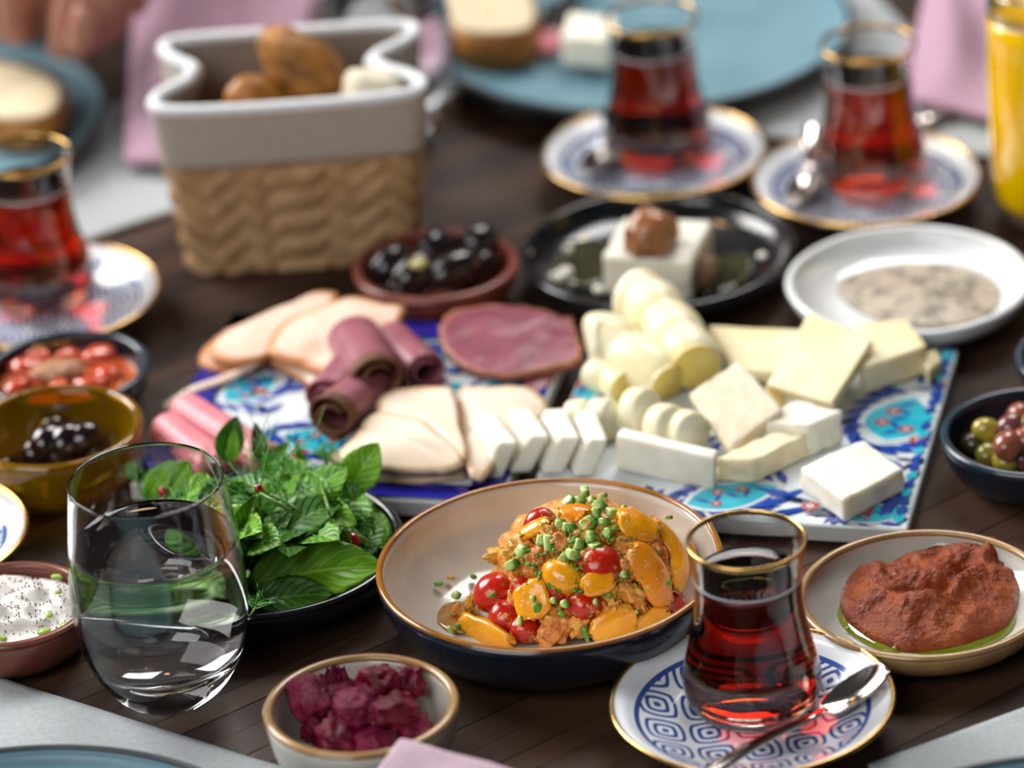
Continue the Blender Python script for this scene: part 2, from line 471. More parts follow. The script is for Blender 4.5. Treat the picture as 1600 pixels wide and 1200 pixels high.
green_bowl, GB = make_dish('small_bowl', 'dark navy bowl of green and purple olives at the right edge', 'bowl', 1617, 676, 290, .023, .52, (M_navy, M_navy, M_navyrim), .0028, p=.8)
far_bowl, FB = make_dish('small_bowl', 'dark bowl cut off by the right edge behind the olives', 'bowl', 1722, 556, 266, .023, .52, (M_navy, M_navy, M_navyrim), .0028, p=.8)
black_plate, KP = make_dish('serving_plate', 'black plate with oil and a topped white cheese block', 'plate', 1028, 389, 426, .017, .62, (M_black, M_black, M_black), .0030)
white_plate, WP = make_dish('side_plate', 'plain white plate with a speckled beige spread', 'plate', 1420, 438, 382, .018, .5, (M_white, M_white, M_white), .0028)
def dinner(label, px, py, wpx):
    return make_dish('dinner_plate', label, 'plate', px, py, wpx, .014, .82, (M_blueplate, M_blueplate_rim, M_blueplate_rim), .0035, group='blue grey dinner plates', rimt=.0018, z0=.0058)
plate_b, BP = dinner('blue grey dinner plate with bread and cheese behind the far tea glass', 1000, 40, 664)
plate_l, LP = dinner('blue grey dinner plate with a bread slice in the far left corner', -165, 186, 668)
plate_n, NP = dinner('blue grey dinner plate cut off by the bottom left corner', 5, 1418, 940)
plate_r, RP = dinner('blue grey dinner plate cut off by the bottom right corner', 1700, 1432, 940)
far_white, FW = make_dish('side_plate', 'white plate cut off by the top edge above the mauve napkin', 'plate', 205, -62, 250, .016, .5, (M_white, M_white, M_white), .0028)

def saucer_mat():
    t = NT('blue_lattice_porcelain'); t.set(Roughness=.12); t.b.inputs['Coat Weight'].default_value = .4
    v = t.coord('Object', (1, 1, 1), (0, 0, math.radians(38)))
    sp = t.n('ShaderNodeSeparateXYZ'); t.l(v, sp.inputs[0]); p = .0255
    u = t.math('DIVIDE', sp.outputs[0], p); w_ = t.math('DIVIDE', sp.outputs[1], p)
    def d(off):
        r = []
        for q in (u, w_):
            a = t.math('FRACT', t.math('ADD', q, off+50)); a = t.math('ABSOLUTE', t.math('SUBTRACT', a, .5))
            r.append(t.math('POWER', t.math('MULTIPLY', a, 2), 1.35))
        return t.math('POWER', t.math('ADD', *r), 1/1.35)
    dd = t.math('MINIMUM', d(0), d(.5))
    W, B = '#e6eaf0', '#35539a'
    pat = t.ramp(dd, [(0, B), (.13, W), (.30, B), (.45, W), (.61, B), (.75, W)], 'CONSTANT')
    rr = t.math('SQRT', t.math('ADD', t.math('POWER', sp.outputs[0], 2), t.math('POWER', sp.outputs[1], 2)))
    ringm = t.ramp(t.math('DIVIDE', rr, .06), [(0, '#000000'), (.765, '#ffffff'), (.80, '#000000')], 'CONSTANT')
    inside = t.math('LESS_THAN', rr, .0461)
    col = t.mix(inside, W, pat); col = t.mix(ringm, col, B)
    t.l(col, t.b.inputs['Base Color']); return t.m
M_saucer = saucer_mat()
SR = .0575
def saucer_profile():
    out = [(0, .002), (.022, .002), (.0225, 0), (.0265, 0), (.028, .0015), (.040, .007), (.050, .0125), (SR, .0175)]
    inn = [(SR-.0006, .0188), (.050, .0148), (.0455, .0125), (.040, .0100), (.030, .0062), (.026, .0050), (.022, .0046), (0, .0044)]
    return out, inn
so, si = saucer_profile()
saucer0 = thing('tea_saucer', 'blue patterned saucer with gold rim under the near tea glass', 'saucer', group='patterned tea saucers')
V, F, MI = lathe(so+si, 96, idx=[1 if k < len(so)-1 else 0 for k in range(len(so+si)-1)])
bd = local('body', V, F, [M_saucer, M_white], saucer0, MI)
ring = [(SR-.0004+.0011*math.cos(a), .0182+.0011*math.sin(a)) for a in [2*PI*k/10 for k in range(11)]]
V, F, _ = lathe(ring, 96); local('gilt_rim', V, F, M_gold, bd)

# tea glass (local, base at z=0)
TGO = [(0, .0012), (.0135, .0008), (.0165, 0), (.0200, .0006), (.0245, .0035), (.0275, .0085), (.0284, .0145), (.0278, .021), (.0262, .028), (.0243, .036), (.0228, .044), (.0220, .052), (.0220, .060), (.0227, .069), (.0238, .0775), (.0241, .079)]
def offset_in(prof, t): return [(max(0, r-t), z) for r, z in prof]
TGI = [(0, .0062), (.012, .0062), (.019, .0072), (.0238, .0105), (.0266, .0150), (.0264, .021), (.0249, .028), (.0230, .036), (.0216, .044), (.0209, .052), (.0209, .060), (.0217, .069), (.0229, .0775), (.0234, .079)]
tea_glass0 = thing('tea_glass', 'tulip tea glass of dark red tea on the near saucer', 'glass', group='tulip tea glasses')
smooth_prof = lambda pr, s=3: [(max(0, q.x), q.z) for q in catmull([Vector((r, 0, z)) for r, z in pr], s, False)]
V, F, _ = lathe(smooth_prof(TGO)+[(.0238, .0795)]+smooth_prof(TGI)[::-1], 72); bd = local('glass_body', V, F, M_glass, tea_glass0)
LV = .0635
tp = [(r+.00025 if r > 0 else 0, z-.0002) for r, z in TGI if z < LV]
V, F, _ = lathe(smooth_prof(tp)+[(.0213, LV+.0004), (.0203, LV), (.012, LV-.0001), (0, LV-.0001)], 72); local('tea', V, F, M_tea, tea_glass0)
ring = [(.0238+.0007*math.cos(a), .0785+.0012*math.sin(a)) for a in [2*PI*k/10 for k in range(11)]]
V, F, _ = lathe(ring, 72); local('gilt_rim', V, F, M_gold, bd)
ring = [(.0219+.00035*math.cos(a), LV-.0005+.0005*math.sin(a)) for a in [2*PI*k/8 for k in range(9)]]
V, F, _ = lathe(ring, 72); local('meniscus_glint', V, F, pm('painted_glint_white', '#cfd4d8', rough=.6), bd)  # thin white ring paints the bright reflection along the tea meniscus

ZS = .0047
def spot(px, py, z): q = at(px, py, z); return Vector((q.x, q.y, 0))
sets = [(1175, 1092, 1177, 1107, 0, 'blue patterned saucer with gold rim under the near tea glass', 'tulip tea glass of dark red tea with spoon in the foreground'),
        (1022, 236, 1029, 247, .9, 'patterned saucer under the tea glass in front of the blue plate', 'tulip tea glass of red tea in front of the blue plate'),
        (1354, 277, 1362, 292, 2.0, 'patterned saucer under the tea glass beside the orange juice', 'tulip tea glass of red tea beside the orange juice'),
        (66, 460, 62, 470, 3.1, 'patterned saucer under the tea glass at the left edge', 'tulip tea glass of red tea at the left edge by the basket')]
for i, (sx, sy, gx, gy, rz, ls, lg) in enumerate(sets):
    c = spot(sx, sy, .0182); g = spot(gx, gy, ZS)
    c.z = .0003
    if i == 0:
        saucer0.location = c; tea_glass0.location = (g.x, g.y, ZS+.0003); saucer0['label'] = ls; tea_glass0['label'] = lg
    else:
        dup(saucer0, c, rz, ls); dup(tea_glass0, (g.x, g.y, ZS+.0003), rz, lg)
c = spot(-160, 836, .0182); dup(saucer0, (c.x, c.y, .0003), .5, 'empty looking patterned saucer cut off by the left edge above the yogurt')

# spoons
def spoon(tip, neck, end, wpx, label):
    T, N, E_ = Vector(tip), Vector(neck), Vector(end)
    root = thing('teaspoon', label, 'spoon', (N.x, N.y, min(T.z, N.z, E_.z)), group='steel teaspoons')
    ax = (T-N); L = ax.length; ax.normalize(); side = ax.cross(Vector((0, 0, 1))).normalized(); up = side.cross(ax)
    def f(u, v):
        s = u; w_ = wpx*(max(0, 1-abs(2*s-1.08)**2.3)**.5 if abs(2*s-1.08) < 1 else 0)+.0008*(1-s)
        x = (v-.5)*2
        dep = -.0045*(1-x*x)*math.sin(PI*min(1, max(0, s)))
        return N+ax*(s*L)+side*(x*w_)+up*dep
    sheet('bowl', f, 22, 14, .0010, M_steel, root)
    mid = N.lerp(E_, .5)+Vector((0, 0, .002))
    pts = catmull([N+ax*.004, N-ax*.006+Vector((0, 0, .001)), mid, E_], 6, False)
    V, F = tube(pts, [.0020+.0022*(k/(len(pts)-1))**1.5 for k in range(len(pts))], 10, .4)
    world('handle', V, F, M_steel, root)
    return root
spoon(at(1384, 1042, .0235), at(1280, 1114, .0125), at(1085, 1222, .0185), .0078, 'steel teaspoon lying across the near saucer in front of the tea glass')
spoon(at(915, 268, .0150), at(952, 225, .0125), at(985, 150, .0210), .0070, 'steel teaspoon on the saucer in front of the blue plate')
spoon(at(1240, 318, .0150), at(1262, 268, .0120), at(1268, 196, .0235), .0070, 'steel teaspoon on the saucer beside the orange juice')

# water glasses
WGO = [(0, .0015), (.013, .001), (.016, 0), (.0205, .0012), (.0265, .008), (.0318, .018), (.0352, .030), (.0368, .044), (.0366, .057), (.0354, .072), (.0338, .086), (.0324, .098), (.0321, .1015)]
WGI = [(0, .013), (.008, .0132), (.016, .0150), (.0245, .0205), (.0315, .032), (.0352, .044), (.0352, .057), (.0341, .072), (.0326, .086), (.0313, .098), (.0311, .1015)]
wg = thing('water_glass', 'clear stemless glass of water beside the herb plate', 'glass', spot(266, 1082, 0)+Vector((0, 0, .0003)), group='water glasses')
V, F, _ = lathe(smooth_prof(WGO)+[(.0316, .1022)]+smooth_prof(WGI)[::-1], 96); local('glass_body', V, F, M_glass, wg)
LW = .073
tp = [(r+.0003 if r > 0 else 0, z-.0002) for r, z in WGI if z < LW]
V, F, _ = lathe(smooth_prof(tp)+[(.0343, LW+.0006), (.0330, LW), (.02, LW-.0001), (0, LW-.0001)], 96); local('water', V, F, M_water, wg)
wg2 = dup(wg, spot(612, 205, 0)+Vector((0, 0, .0003)), 0, 'clear water glass half hidden behind the bread basket')
for ch in list(wg2.children):
    if ch.name.startswith('water'): ch.scale = (1, 1, 1)

# juice glass
jg = thing('juice_glass', 'tall glass of orange juice at the right edge', 'glass', spot(1650, 338, 0)+Vector((0, 0, .0003)))
JGO = [(0, .002), (.017, .001), (.021, 0), (.026, .003), (.0305, .014), (.0325, .032), (.0335, .06), (.0338, .09), (.0338, .128)]
JGI = [(0, .010), (.018, .010), (.0245, .014), (.0300, .030), (.0318, .06), (.0324, .09), (.0326, .128)]
JL = .112
up_o = [(r, z) for r, z in smooth_prof(JGO) if z > JL]; up_i = [(r, z) for r, z in smooth_prof(JGI) if z > JL]
V, F, _ = lathe([(.0338, JL)]+up_o+[(.0332, .1287)]+up_i[::-1]+[(.0325, JL), (.0338, JL)], 72); local('glass_wall', V, F, M_glass, jg)
V, F, _ = lathe([(0, .002), (.017, .001), (.021, 0), (.026, .003), (.0292, .010), (.0225, .0098), (0, .0098)], 72); local('glass_foot', V, F, M_glass, jg)
M_juice = pm('orange_juice', '#ffcf00', '#fcc000', 30, .1, coat=1, sss=.25, sssr=(.012, .008, .001))
jp = [(r, z) for r, z in smooth_prof(JGO) if .010 < z < JL-.001]
V, F, _ = lathe([(0, .0100), (.0288, .0100)]+jp+[(.0336, JL-.0005), (.0322, JL-.0002), (.031, JL-.001), (0, JL-.001)], 72); local('juice', V, F, M_juice, jg)

# ------------------------------------------------------------------ painted tile boards
BW = .172; BANG = math.radians(-14.4); BZ = .010
bx = Vector((math.cos(BANG), math.sin(BANG), 0)); by = Vector((-math.sin(BANG), math.cos(BANG), 0))
BLC = Vector((-.0716, -.030, 0)); BRC = Vector((.105, -.0774, 0))
M_tile_w = pm('white_tile_glaze', '#dfe6ea', '#d3dce2', 25, .14, coat=.5)
M_tile_edge = pm('tile_edge', '#c4c8c8', '#b4b8b8', 40, .4)
M_cobalt = pm('cobalt_paint', '#1c3f9c', '#2450b0', 90, .14, coat=.5)
M_indigo = pm('indigo_paint', '#1d1c7c', '#25249a', 60, .14, coat=.5)
M_turq = pm('turquoise_paint', '#19a9c4', '#35bcd0', 80, .14, coat=.5)
M_redp = pm('coral_red_paint', '#b8433c', rough=.14, coat=.5)
M_darkp = pm('ink_outline_paint', '#16234f', rough=.14, coat=.5)
DEC = [M_tile_w, M_cobalt, M_indigo, M_turq, M_redp, M_darkp]; Wt, Cb, In, Tq, Rd, Dk = range(6)
class Print:
    def __init__(s, c): s.c = c; s.V = []; s.F = []; s.M = []
    def inside(s, p):
        d = p-s.c; return abs(d.dot(bx)) < BW/2-.0012 and abs(d.dot(by)) < BW/2-.0012
    def clampp(s, p):
        d = p-s.c; m = BW/2-.0012
        u = max(-m, min(m, d.dot(bx))); v = max(-m, min(m, d.dot(by)))
        return s.c+bx*u+by*v
    def poly(s, pts, m, layer):
        z = BZ+.0002+.00006*layer; n0 = len(s.V)
        P = [s.clampp(Vector((p.x, p.y, 0))) for p in pts]; c = sum(P, Vector())/len(P)
        for p in P+[c]: s.V.append(Vector((p.x, p.y, z)))
        n = len(P)
        A = sum(P[i].x*P[(i+1) % n].y-P[(i+1) % n].x*P[i].y for i in range(n))
        for i in range(n):
            a, b = n0+i, n0+(i+1) % n
            s.F.append((a, b, n0+n) if A > 0 else (b, a, n0+n)); s.M.append(m)
    def petal(s, p, L, W, ang, m, layer, sharp=1.4, bend=0):
        d = Vector((math.cos(ang), math.sin(ang), 0)); e = Vector((-d.y, d.x, 0)); pts = []
        for sg in (1, -1):
            for k in range(8):
                t = k/8 if sg == 1 else 1-k/8
                w_ = W/2*math.sin(PI*t)**sharp*(1.25-.5*t)
                pts.append(p+d*((t-.5)*L)+e*(sg*w_+bend*math.sin(PI*t)))
        s.poly(pts, m, layer)
    def disc(s, p, r, m, layer, n=12, lob=0, a0=0):
        s.poly([p+Vector((math.cos(a0+2*PI*k/n), math.sin(a0+2*PI*k/n), 0))*(r*(1+lob*math.cos(6*(2*PI*k/n)))) for k in range(n)], m, layer)
    def flower(s, p, r, layer, pc=Rd, cc=Wt):
        for k in range(6):
            a = k*PI/3+.3; s.disc(p+Vector((math.cos(a), math.sin(a), 0))*r*.62, r*.42, pc, layer, 9)
        s.disc(p, r*.42, cc, layer+1, 10); s.disc(p, r*.2, pc, layer+2, 8)
    def cloud(s, p, L, W, ang, layer, lv=9, fill=Tq):
        """the teardrop rosette with a fringe of blue strokes"""
        for k in range(lv*2):
            a = ang+PI*(.18+1.64*k/(lv*2-1)); r = Vector((math.cos(a)*math.cos(ang)+math.sin(a)*0, 0, 0))
            ca, sa = math.cos(a-ang), math.sin(a-ang)
            q = Vector((ca*L*.66, sa*W*.72, 0)); q = Vector((q.x*math.cos(ang)-q.y*math.sin(ang), q.x*math.sin(ang)+q.y*math.cos(ang), 0))
            s.petal(p+q, L*.34, W*.20, a+.95, Cb, layer, 1.1)
        s.petal(p, L*1.06, W*1.18, ang, Wt, layer+1, .8)
        s.petal(p, L*.94, W*1.0, ang, fill, layer+2, .8)
        for k in range(5):
            q = Vector((math.cos(ang), math.sin(ang), 0))*L*(-.3+.15*k)
            s.petal(p+q, L*.22, W*.10, ang+(.9 if k % 2 else -.9), Cb, layer+3)
        for k, (a, b) in enumerate(((.12, .16), (-.2, -.2), (-.12, .22))):
            q = Vector((math.cos(ang), math.sin(ang), 0))*L*a+Vector((-math.sin(ang), math.cos(ang), 0))*W*b
            s.flower(p+q, W*.12, layer+4)
    def build(s, parent): o = world('painted_pattern', s.V, s.F, DEC, parent, s.M, smooth=False); o['kind'] = 'stuff'; return o
def board(c, label):
    t = thing('tile_board', label, 'serving board', (c.x, c.y, 0), group='painted tile boards')
    me = box_mesh('tile', BW, BW, BZ-.0015, M_tile_w, .0008); me.materials.append(M_tile_edge)
    for p in me.polygons:
        if abs(p.normal.z) < .5: p.material_index = 1
    o = link('tile', me, t, (0, 0, (BZ-.0015)/2+.0015), (0, 0, BANG))
    for a in (-1, 1):
        for b in (-1, 1):
            q = bx*(a*.06)+by*(b*.06); link('foot', bpy.data.meshes.get('board_foot') or box_mesh('board_foot', .012, .012, .0016, M_darkp), t, (q.x, q.y, .0008))
    return t
bl = board(BLC, 'painted blue bordered tile board carrying the sliced meats')
br = board(BRC, 'white tile board with turquoise flowers carrying the cheeses')
rb_ = random.Random(11)
P = Print(BLC)
m = BW/2-.001
for (u0, u1, v0_, v1) in ((-m, m, m-.017, m), (-m, m, -m, -m+.013), (-m, -m+.015, -m, m), (m-.015, m, -m, m)):
    P.poly([BLC+bx*a+by*b for a, b in ((u0, v0_), (u1, v0_), (u1, v1), (u0, v1))], In, 20)
P.cloud(at(392, 607, BZ), .034, .020, .75, 1, 7)
P.cloud(at(660, 520, BZ), .040, .022, .1, 1, 7)
P.cloud(at(500, 690, BZ), .040, .020, -.5, 1, 7)
P.cloud(at(800, 600, BZ), .030, .014, .2, 1, 6)
for k in range(95):
    u, v = rb_.uniform(-m+.02, m-.02), rb_.uniform(-m+.018, m-.022)
    q = BLC+bx*u+by*v
    P.petal(q, rb_.uniform(.008, .02), rb_.uniform(.0025, .006), rb_.uniform(0, PI), rb_.choice((Cb, Cb, Cb, Dk, Tq)), 8+k % 5, 1.2, rb_.uniform(-.002, .002))
for k in range(9):
    P.flower(BLC+bx*rb_.uniform(-.06, .06)+by*rb_.uniform(-.06, .06), .0035, 15)
P.build(bl)
P = Print(BRC)
P.cloud(at(1406, 655, BZ), .046, .030, 1.15, 2, 9)
P.cloud(at(1145, 775, BZ), .046, .022, .25, 2, 8)
P.cloud(at(905, 612, BZ), .034, .018, .9, 2, 7)
P.cloud(at(1476, 560, BZ), .028, .018, 1.0, 2, 6)
P.cloud(at(1375, 803, BZ), .034, .014, .15, 2, 6)
for px, py, L, W, a in ((1205, 788, 22, 6, .3), (1215, 770, 18, 6, 2.6), (1245, 800, 24, 4, .2), (1250, 785, 15, 4, -.4), (1300, 805, 26, 5, -.15), (1330, 808, 22, 5, .5), (1395, 792, 22, 6, .9),
                        (1190, 806, 16, 4, .6), (1440, 570, 14, 5, 1.4), (1465, 600, 16, 5, 2.0), (1462, 585, 20, 4, 1.2), (1452, 720, 14, 4, .6), (1447, 742, 16, 3, .1), (1325, 660, 14, 3, .3), (1340, 668, 10, 3, .1),
                        (885, 580, 22, 4, 1.2), (900, 575, 20, 4, 2.0), (925, 600, 20, 4, 1.0), (905, 590, 16, 5, .2), (1105, 690, 14, 5, .6), (1120, 700, 14, 4, 1.2)):
    P.petal(at(px, py, BZ), L*.001, W*.001, a, rb_.choice((Cb, Cb, Dk)), 8, 1.2, .001)
for px, py in ((1266, 793), (895, 603), (1350, 800), (1435, 690), (1480, 600)): P.flower(at(px, py, BZ), .0042, 12)
P.petal(at(905, 597, BZ), .016, .004, .1, Rd, 13)
for k in range(70):
    u, v = (rb_.uniform(.045, .082), rb_.uniform(-.082, .082)) if k % 2 else (rb_.uniform(-.05, .082), rb_.uniform(-.083, -.062))
    P.petal(BRC+bx*u+by*v, rb_.uniform(.006, .014), rb_.uniform(.0022, .0045), rb_.uniform(0, PI), rb_.choice((Cb, Cb, Cb, Tq, Dk)), 1, 1.2, rb_.uniform(-.001, .001))
for v in [-.078+.0078*k for k in range(21)]:
    P.petal(BRC+bx*.0815+by*v, .0085, .0045, 1.3+BANG, Cb if int(v*1000) % 3 else Tq, 14, 1.0)
P.build(br)

# ------------------------------------------------------------------ cheeses
M_feta = pm('white_cheese', '#f8f4e8', '#efe9d4', 90, .45, sss=.35, sssr=(.006, .005, .003), bump=.25, bscale=260)
M_kasar = pm('yellow_cheese', '#f2e6c2', '#ead9a8', 60, .42, sss=.35, sssr=(.006, .004, .002), bump=.12, bscale=300)
M_tulum = pm('rough_pale_cheese', '#e8dec8', '#dacdb0', 130, .55, sss=.25, bump=.7, bscale=420)
M_orgu = pm('string_cheese', '#f8f1d6', '#f0e4b4', 40, .32, sss=.4, sssr=(.007, .005, .002), bump=.1, bscale=250)
M_cutc = pm('cut_cheese_face', '#ead07c', '#dfc060', 40, .4, sss=.2)
M_aged = pm('aged_white_cheese', '#f2e6c6', '#e8d8ae', 90, .45, sss=.3, sssr=(.006, .005, .003), bump=.6, bscale=180)
cg = 'cheese pieces on the white tile board'
def cheese(name, label, tops, off, mat, **kw):
    return tag(prism(name, tops, off, mat, **kw), label, 'cheese', cg)
zb = BZ+.0006
def blk(name, label, pts, h, mat, **kw):
    return cheese(name, label, [(x, y, zb+h) for x, y in pts], (0, 0, -h), mat, **kw)
blk('white_cheese_block', 'square white cheese block nearest the board front right corner', [(1250, 729), (1350, 687), (1413, 731), (1318, 781)], .0118, M_feta, seed=1, amp=.0009, cuts=8)
blk('white_cheese_block', 'long white cheese block with holes beside the square front block', [(1118, 715), (1228, 667), (1266, 676), (1178, 720)], .0120, M_aged, seed=2, amp=.0011, cuts=8)
blk('white_cheese_block', 'white cheese block behind the long holed block', [(1184, 655), (1247, 624), (1316, 642), (1262, 666)], .0162, M_feta, seed=3, amp=.0010, cuts=8)
cheese('rough_cheese_slab', 'rough crumbly square cheese slab leaning in the middle of the board', [(1074, 614, .028), (1154, 562, .036), (1222, 640, .030), (1138, 700, .020)], (0.0015, .002, -.0065), M_tulum, seed=4, amp=.0009, cuts=8)
cheese('cheese_wedge', 'small orange edged cheese piece behind the rough slab', [(1195, 600, .024), (1222, 612, .022), (1233, 634, .018), (1205, 640, .02)], (0, 0, -.006), M_cutc, seed=5)
cheese('yellow_cheese_slice', 'flat yellow cheese slice next to the braided cheese', [(1107, 508, .021), (1252, 514, .023), (1246, 582, .021), (1150, 578, .019)], (0, 0, -.006), M_kasar, seed=6)
cheese('yellow_cheese_slice', 'large yellow cheese slice leaning across the others', [(1197, 600, .025), (1264, 486, .032), (1363, 531, .033), (1300, 630, .025)], (.001, .002, -.006), M_kasar, seed=7)
cheese('yellow_cheese_block', 'thick yellow cheese block in the back right corner of the board', [(1334, 504, .026), (1418, 498, .026), (1449, 540, .026), (1350, 574, .026)], (0, 0, -.0145), M_kasar, seed=8)
cheese('cheese_wedge', 'small yellow cheese end beyond the thick block', [(1435, 552, .020), (1462, 545, .018), (1472, 562, .018), (1450, 580, .019)], (0, 0, -.007), M_kasar, seed=9)
# fanned slices standing on edge, tops leaning right
def mp(px, py, z): return at(px, py, z)
for k, (fx, fy, tx, ty, dx, lab) in enumerate(((786, 752, 812, 692, -.010, 'white cheese slice at the left end of the fanned row'),
                                               (830, 752, 861, 682, -.008, 'second white cheese slice of the fanned row'),
                                               (881, 752, 908, 684, -.006, 'third white cheese slice of the fanned row'),
                                               (928, 754, 952, 688, -.004, 'fourth white cheese slice of the fanned row'))):
    hh = .0185; ft = mp(tx, ty, zb+hh); fb = mp(fx, fy, zb); fb.y = ft.y; 
    t_ = .0092; dep = .030
    tl = ft+Vector((-t_, 0, .0006)); tr = ft.copy(); bk = Vector((dx, dep, 0))
    off = Vector((fb.x-ft.x, .001, -hh))
    tag(prism('white_cheese_slice', [tl, tr, tr+bk, tl+bk], off, M_feta, seed=20+k, pix=False, bev=.0016), lab, 'cheese', cg)
cheese('white_cheese_slice', 'long white cheese slice lying beside the fanned row', [(962, 680, zb+.0185), (972, 667, zb+.019), (1122, 703, zb+.0165), (1116, 717, zb+.0155)], (-.001, .001, -.0178), M_feta, seed=30)
# braided string cheese: a chain of swelling lumps in one rope
def rope(name, label, pts, rad, lumps, cut_end=True, seed=0):
    t = thing(name, label, 'cheese', (at(*pts[0]).x, at(*pts[0]).y, zb), group=cg)
    PP_ = catmull([at(*p) for p in pts], 10, False); n = len(PP_)
    R_ = []
    for k in range(n):
        s = k/(n-1); r = rad[0]+(rad[1]-rad[0])*s
        r *= .82+.20*abs(math.sin(PI*lumps*s+.35))**.55
        if s < .16: r *= math.sqrt(max(.02, 1-((.16-s)/.165)**2))
        R_.append(r)
    V, F = tube(PP_, R_, 24)
    V = [v+Vector((nz(v, 90, seed), nz(v, 90, seed+3), nz(v, 90, seed+5)))*.0007 for v in V]
    world('rope', V, F[:-1], M_orgu, t)
    if cut_end:
        a = PP_[-2]; b = PP_[-1]; d = (b-a).normalized()
        V2, F2 = tube([b-d*.0006, b+d*.0004], [R_[-1]*.99, R_[-1]*.93], 24); world('cut_face', V2, F2, M_cutc, t)
    return t
rope('string_cheese', 'long twisted string cheese pointing to the black plate', [(982, 458, .030), (1012, 474, .030), (1042, 506, .028), (1070, 542, .026), (1088, 574, .024)], (.0145, .0130), 4, True, 1)
rope('string_cheese', 'short fat string cheese left of the long twist', [(918, 545, .022), (950, 540, .023), (985, 560, .022), (1020, 580, .021), (1044, 600, .019)], (.0170, .0105), 2.0, True, 2)
rope('string_cheese', 'small string cheese end under the short fat one', [(925, 580, .016), (948, 592, .016), (975, 606, .016)], (.0085, .0075), 1.5, True, 3)
for k, (px, py, z, r, ry, lab) in enumerate(((905, 650, .018, .0078, .5, 'narrow round cheese slice nearest the meats'), (943, 655, .019, .0098, .35, 'round cheese slice second from the meats'),
                                        (1000, 645, .021, .0118, .15, 'thick round cheese slice in the middle of its row'), (1040, 668, .0205, .0110, -.1, 'round cheese slice behind the long white slice'), (1074, 676, .020, .0105, -.25, 'round cheese slice at the right end of its row'))):
    c = at(px, py, z); ax = Vector((math.cos(ry-.5), math.sin(ry-.5)-.35, .25)).normalized()
    t = thing('round_cheese_slice', lab, 'cheese', (c.x, c.y, zb), group=cg)
    Rr = [r*.80, r*.97, r, r*.98, r*.9]; hs = [-.0055, -.0042, 0, .0035, .005]
    V, F = tube([c+ax*h for h in hs], Rr, 24); world('disc', V, F, M_orgu, t)
    V, F = tube([c+ax*.0046, c+ax*.0054], [r*.88, r*.82], 24); world('cut_face', V, F, M_orgu, t)

# ------------------------------------------------------------------ cold meats
M_turkey = pm('turkey_slice', '#ecd5c4', '#e2bfa8', 35, .42, sss=.3, sssr=(.006, .003, .002))
M_turkey_e = pm('turkey_edge', '#d79a66', '#c98350', 40, .45)
M_pale = pm('pale_turkey_slice', '#eedfce', '#e9d1bb', 35, .42, sss=.3, sssr=(.006, .004, .002))
M_pale_e = pm('pale_turkey_edge', '#dfae7c', '#e6c9a8', 30, .45)
M_beef = pm('roast_beef', '#9c5c68', '#844654', 50, .38, sss=.25, sssr=(.006, .002, .002), bump=.15, bscale=300)
M_beef_e = pm('pepper_crust', '#4e2e1a', '#7a4a2a', 220, .6, bump=.8, bscale=500)
M_past = pm('cured_beef', '#90485a', '#743646', 110, .36, bump=.25, bscale=350, sss=.2, sssr=(.005, .002, .002))
M_past_e = pm('cured_beef_edge', '#8a4a38', '#a86a50', 90, .45)
M_salami = pm('pink_ham', '#e48f98', '#d87c88', 60, .4, sss=.3, sssr=(.008, .003, .002))
mg = 'meat slices on the blue bordered board'
def fold(label, cat, lays, mats, thick=.0022, seed=0, bulge=.0035, group=mg, name='folded_meat_slice'):
    """a folded slice: its layers are the parts"""
    q = at(*lays[0][0]); t = thing(name, label, cat, (q.x, q.y, zb), group=group)
    for k, ly in enumerate(lays):
        patch('upper_fold' if k == len(lays)-1 and len(lays) > 1 else 'lower_fold', ly, thick, mats, bulge, 9, 6, .0016, 60, seed+k, t, jag=.0012)
    return t
fold('turkey slice folded at the back left of the blue board', 'meat', [
    [(312, 565, .013), (335, 530, .014), (420, 490, .015), (490, 470, .015), (500, 500, .014), (430, 560, .013), (360, 580, .013)],
    [(322, 548, .020), (352, 513, .022), (440, 480, .024), (500, 455, .024), (528, 462, .024), (500, 490, .023), (435, 530, .021), (420, 556, .019), (370, 566, .019)]], [M_turkey, M_turkey_e], seed=1)
fold('large turkey slice folded in front of the basket', 'meat', [
    [(415, 560, .014), (450, 540, .015), (540, 570, .016), (560, 600, .014), (530, 622, .013), (470, 592, .013)],
    [(415, 545, .022), (455, 498, .025), (545, 466, .026), (625, 476, .025), (632, 488, .024), (612, 520, .024), (575, 560, .023), (545, 590, .021), (480, 572, .020)]], [M_turkey, M_turkey_e], seed=3, bulge=.004)
V, F = tube(catmull([at(258, 636, .004), at(300, 610, .011), at(345, 594, .013), at(385, 575, .015), at(410, 556, .018)], 8, False), .0030, 10, .45)
tag(world('turkey_rind_strip', V, F, M_turkey), 'pale strip of rind hanging over the board left edge', 'meat', mg)
patch_o = patch('cured_beef_slice', [(687, 530, .016), (690, 503, .018), (705, 486, .019), (760, 477, .020), (830, 480, .020), (878, 496, .019), (893, 494, .018), (900, 520, .018), (910, 548, .017), (898, 566, .016), (850, 578, .016), (790, 587, .016), (745, 578, .016), (708, 560, .016)], .0035, [M_past, M_past_e], .002, 14, 7, .0010, 90, 5, jag=.0016)
tag(patch_o, 'dark red cured beef slice flat at the back of the blue board', 'meat', mg)
tag(patch('cured_beef_slice', [(820, 585, .0125), (850, 575, .013), (868, 585, .012), (842, 612, .0112), (825, 615, .0112)], .0012, [M_past, M_past_e], .0005, 6, 4, .0004, 60, 6), 'small tail of cured beef below the flat slice', 'meat', mg)
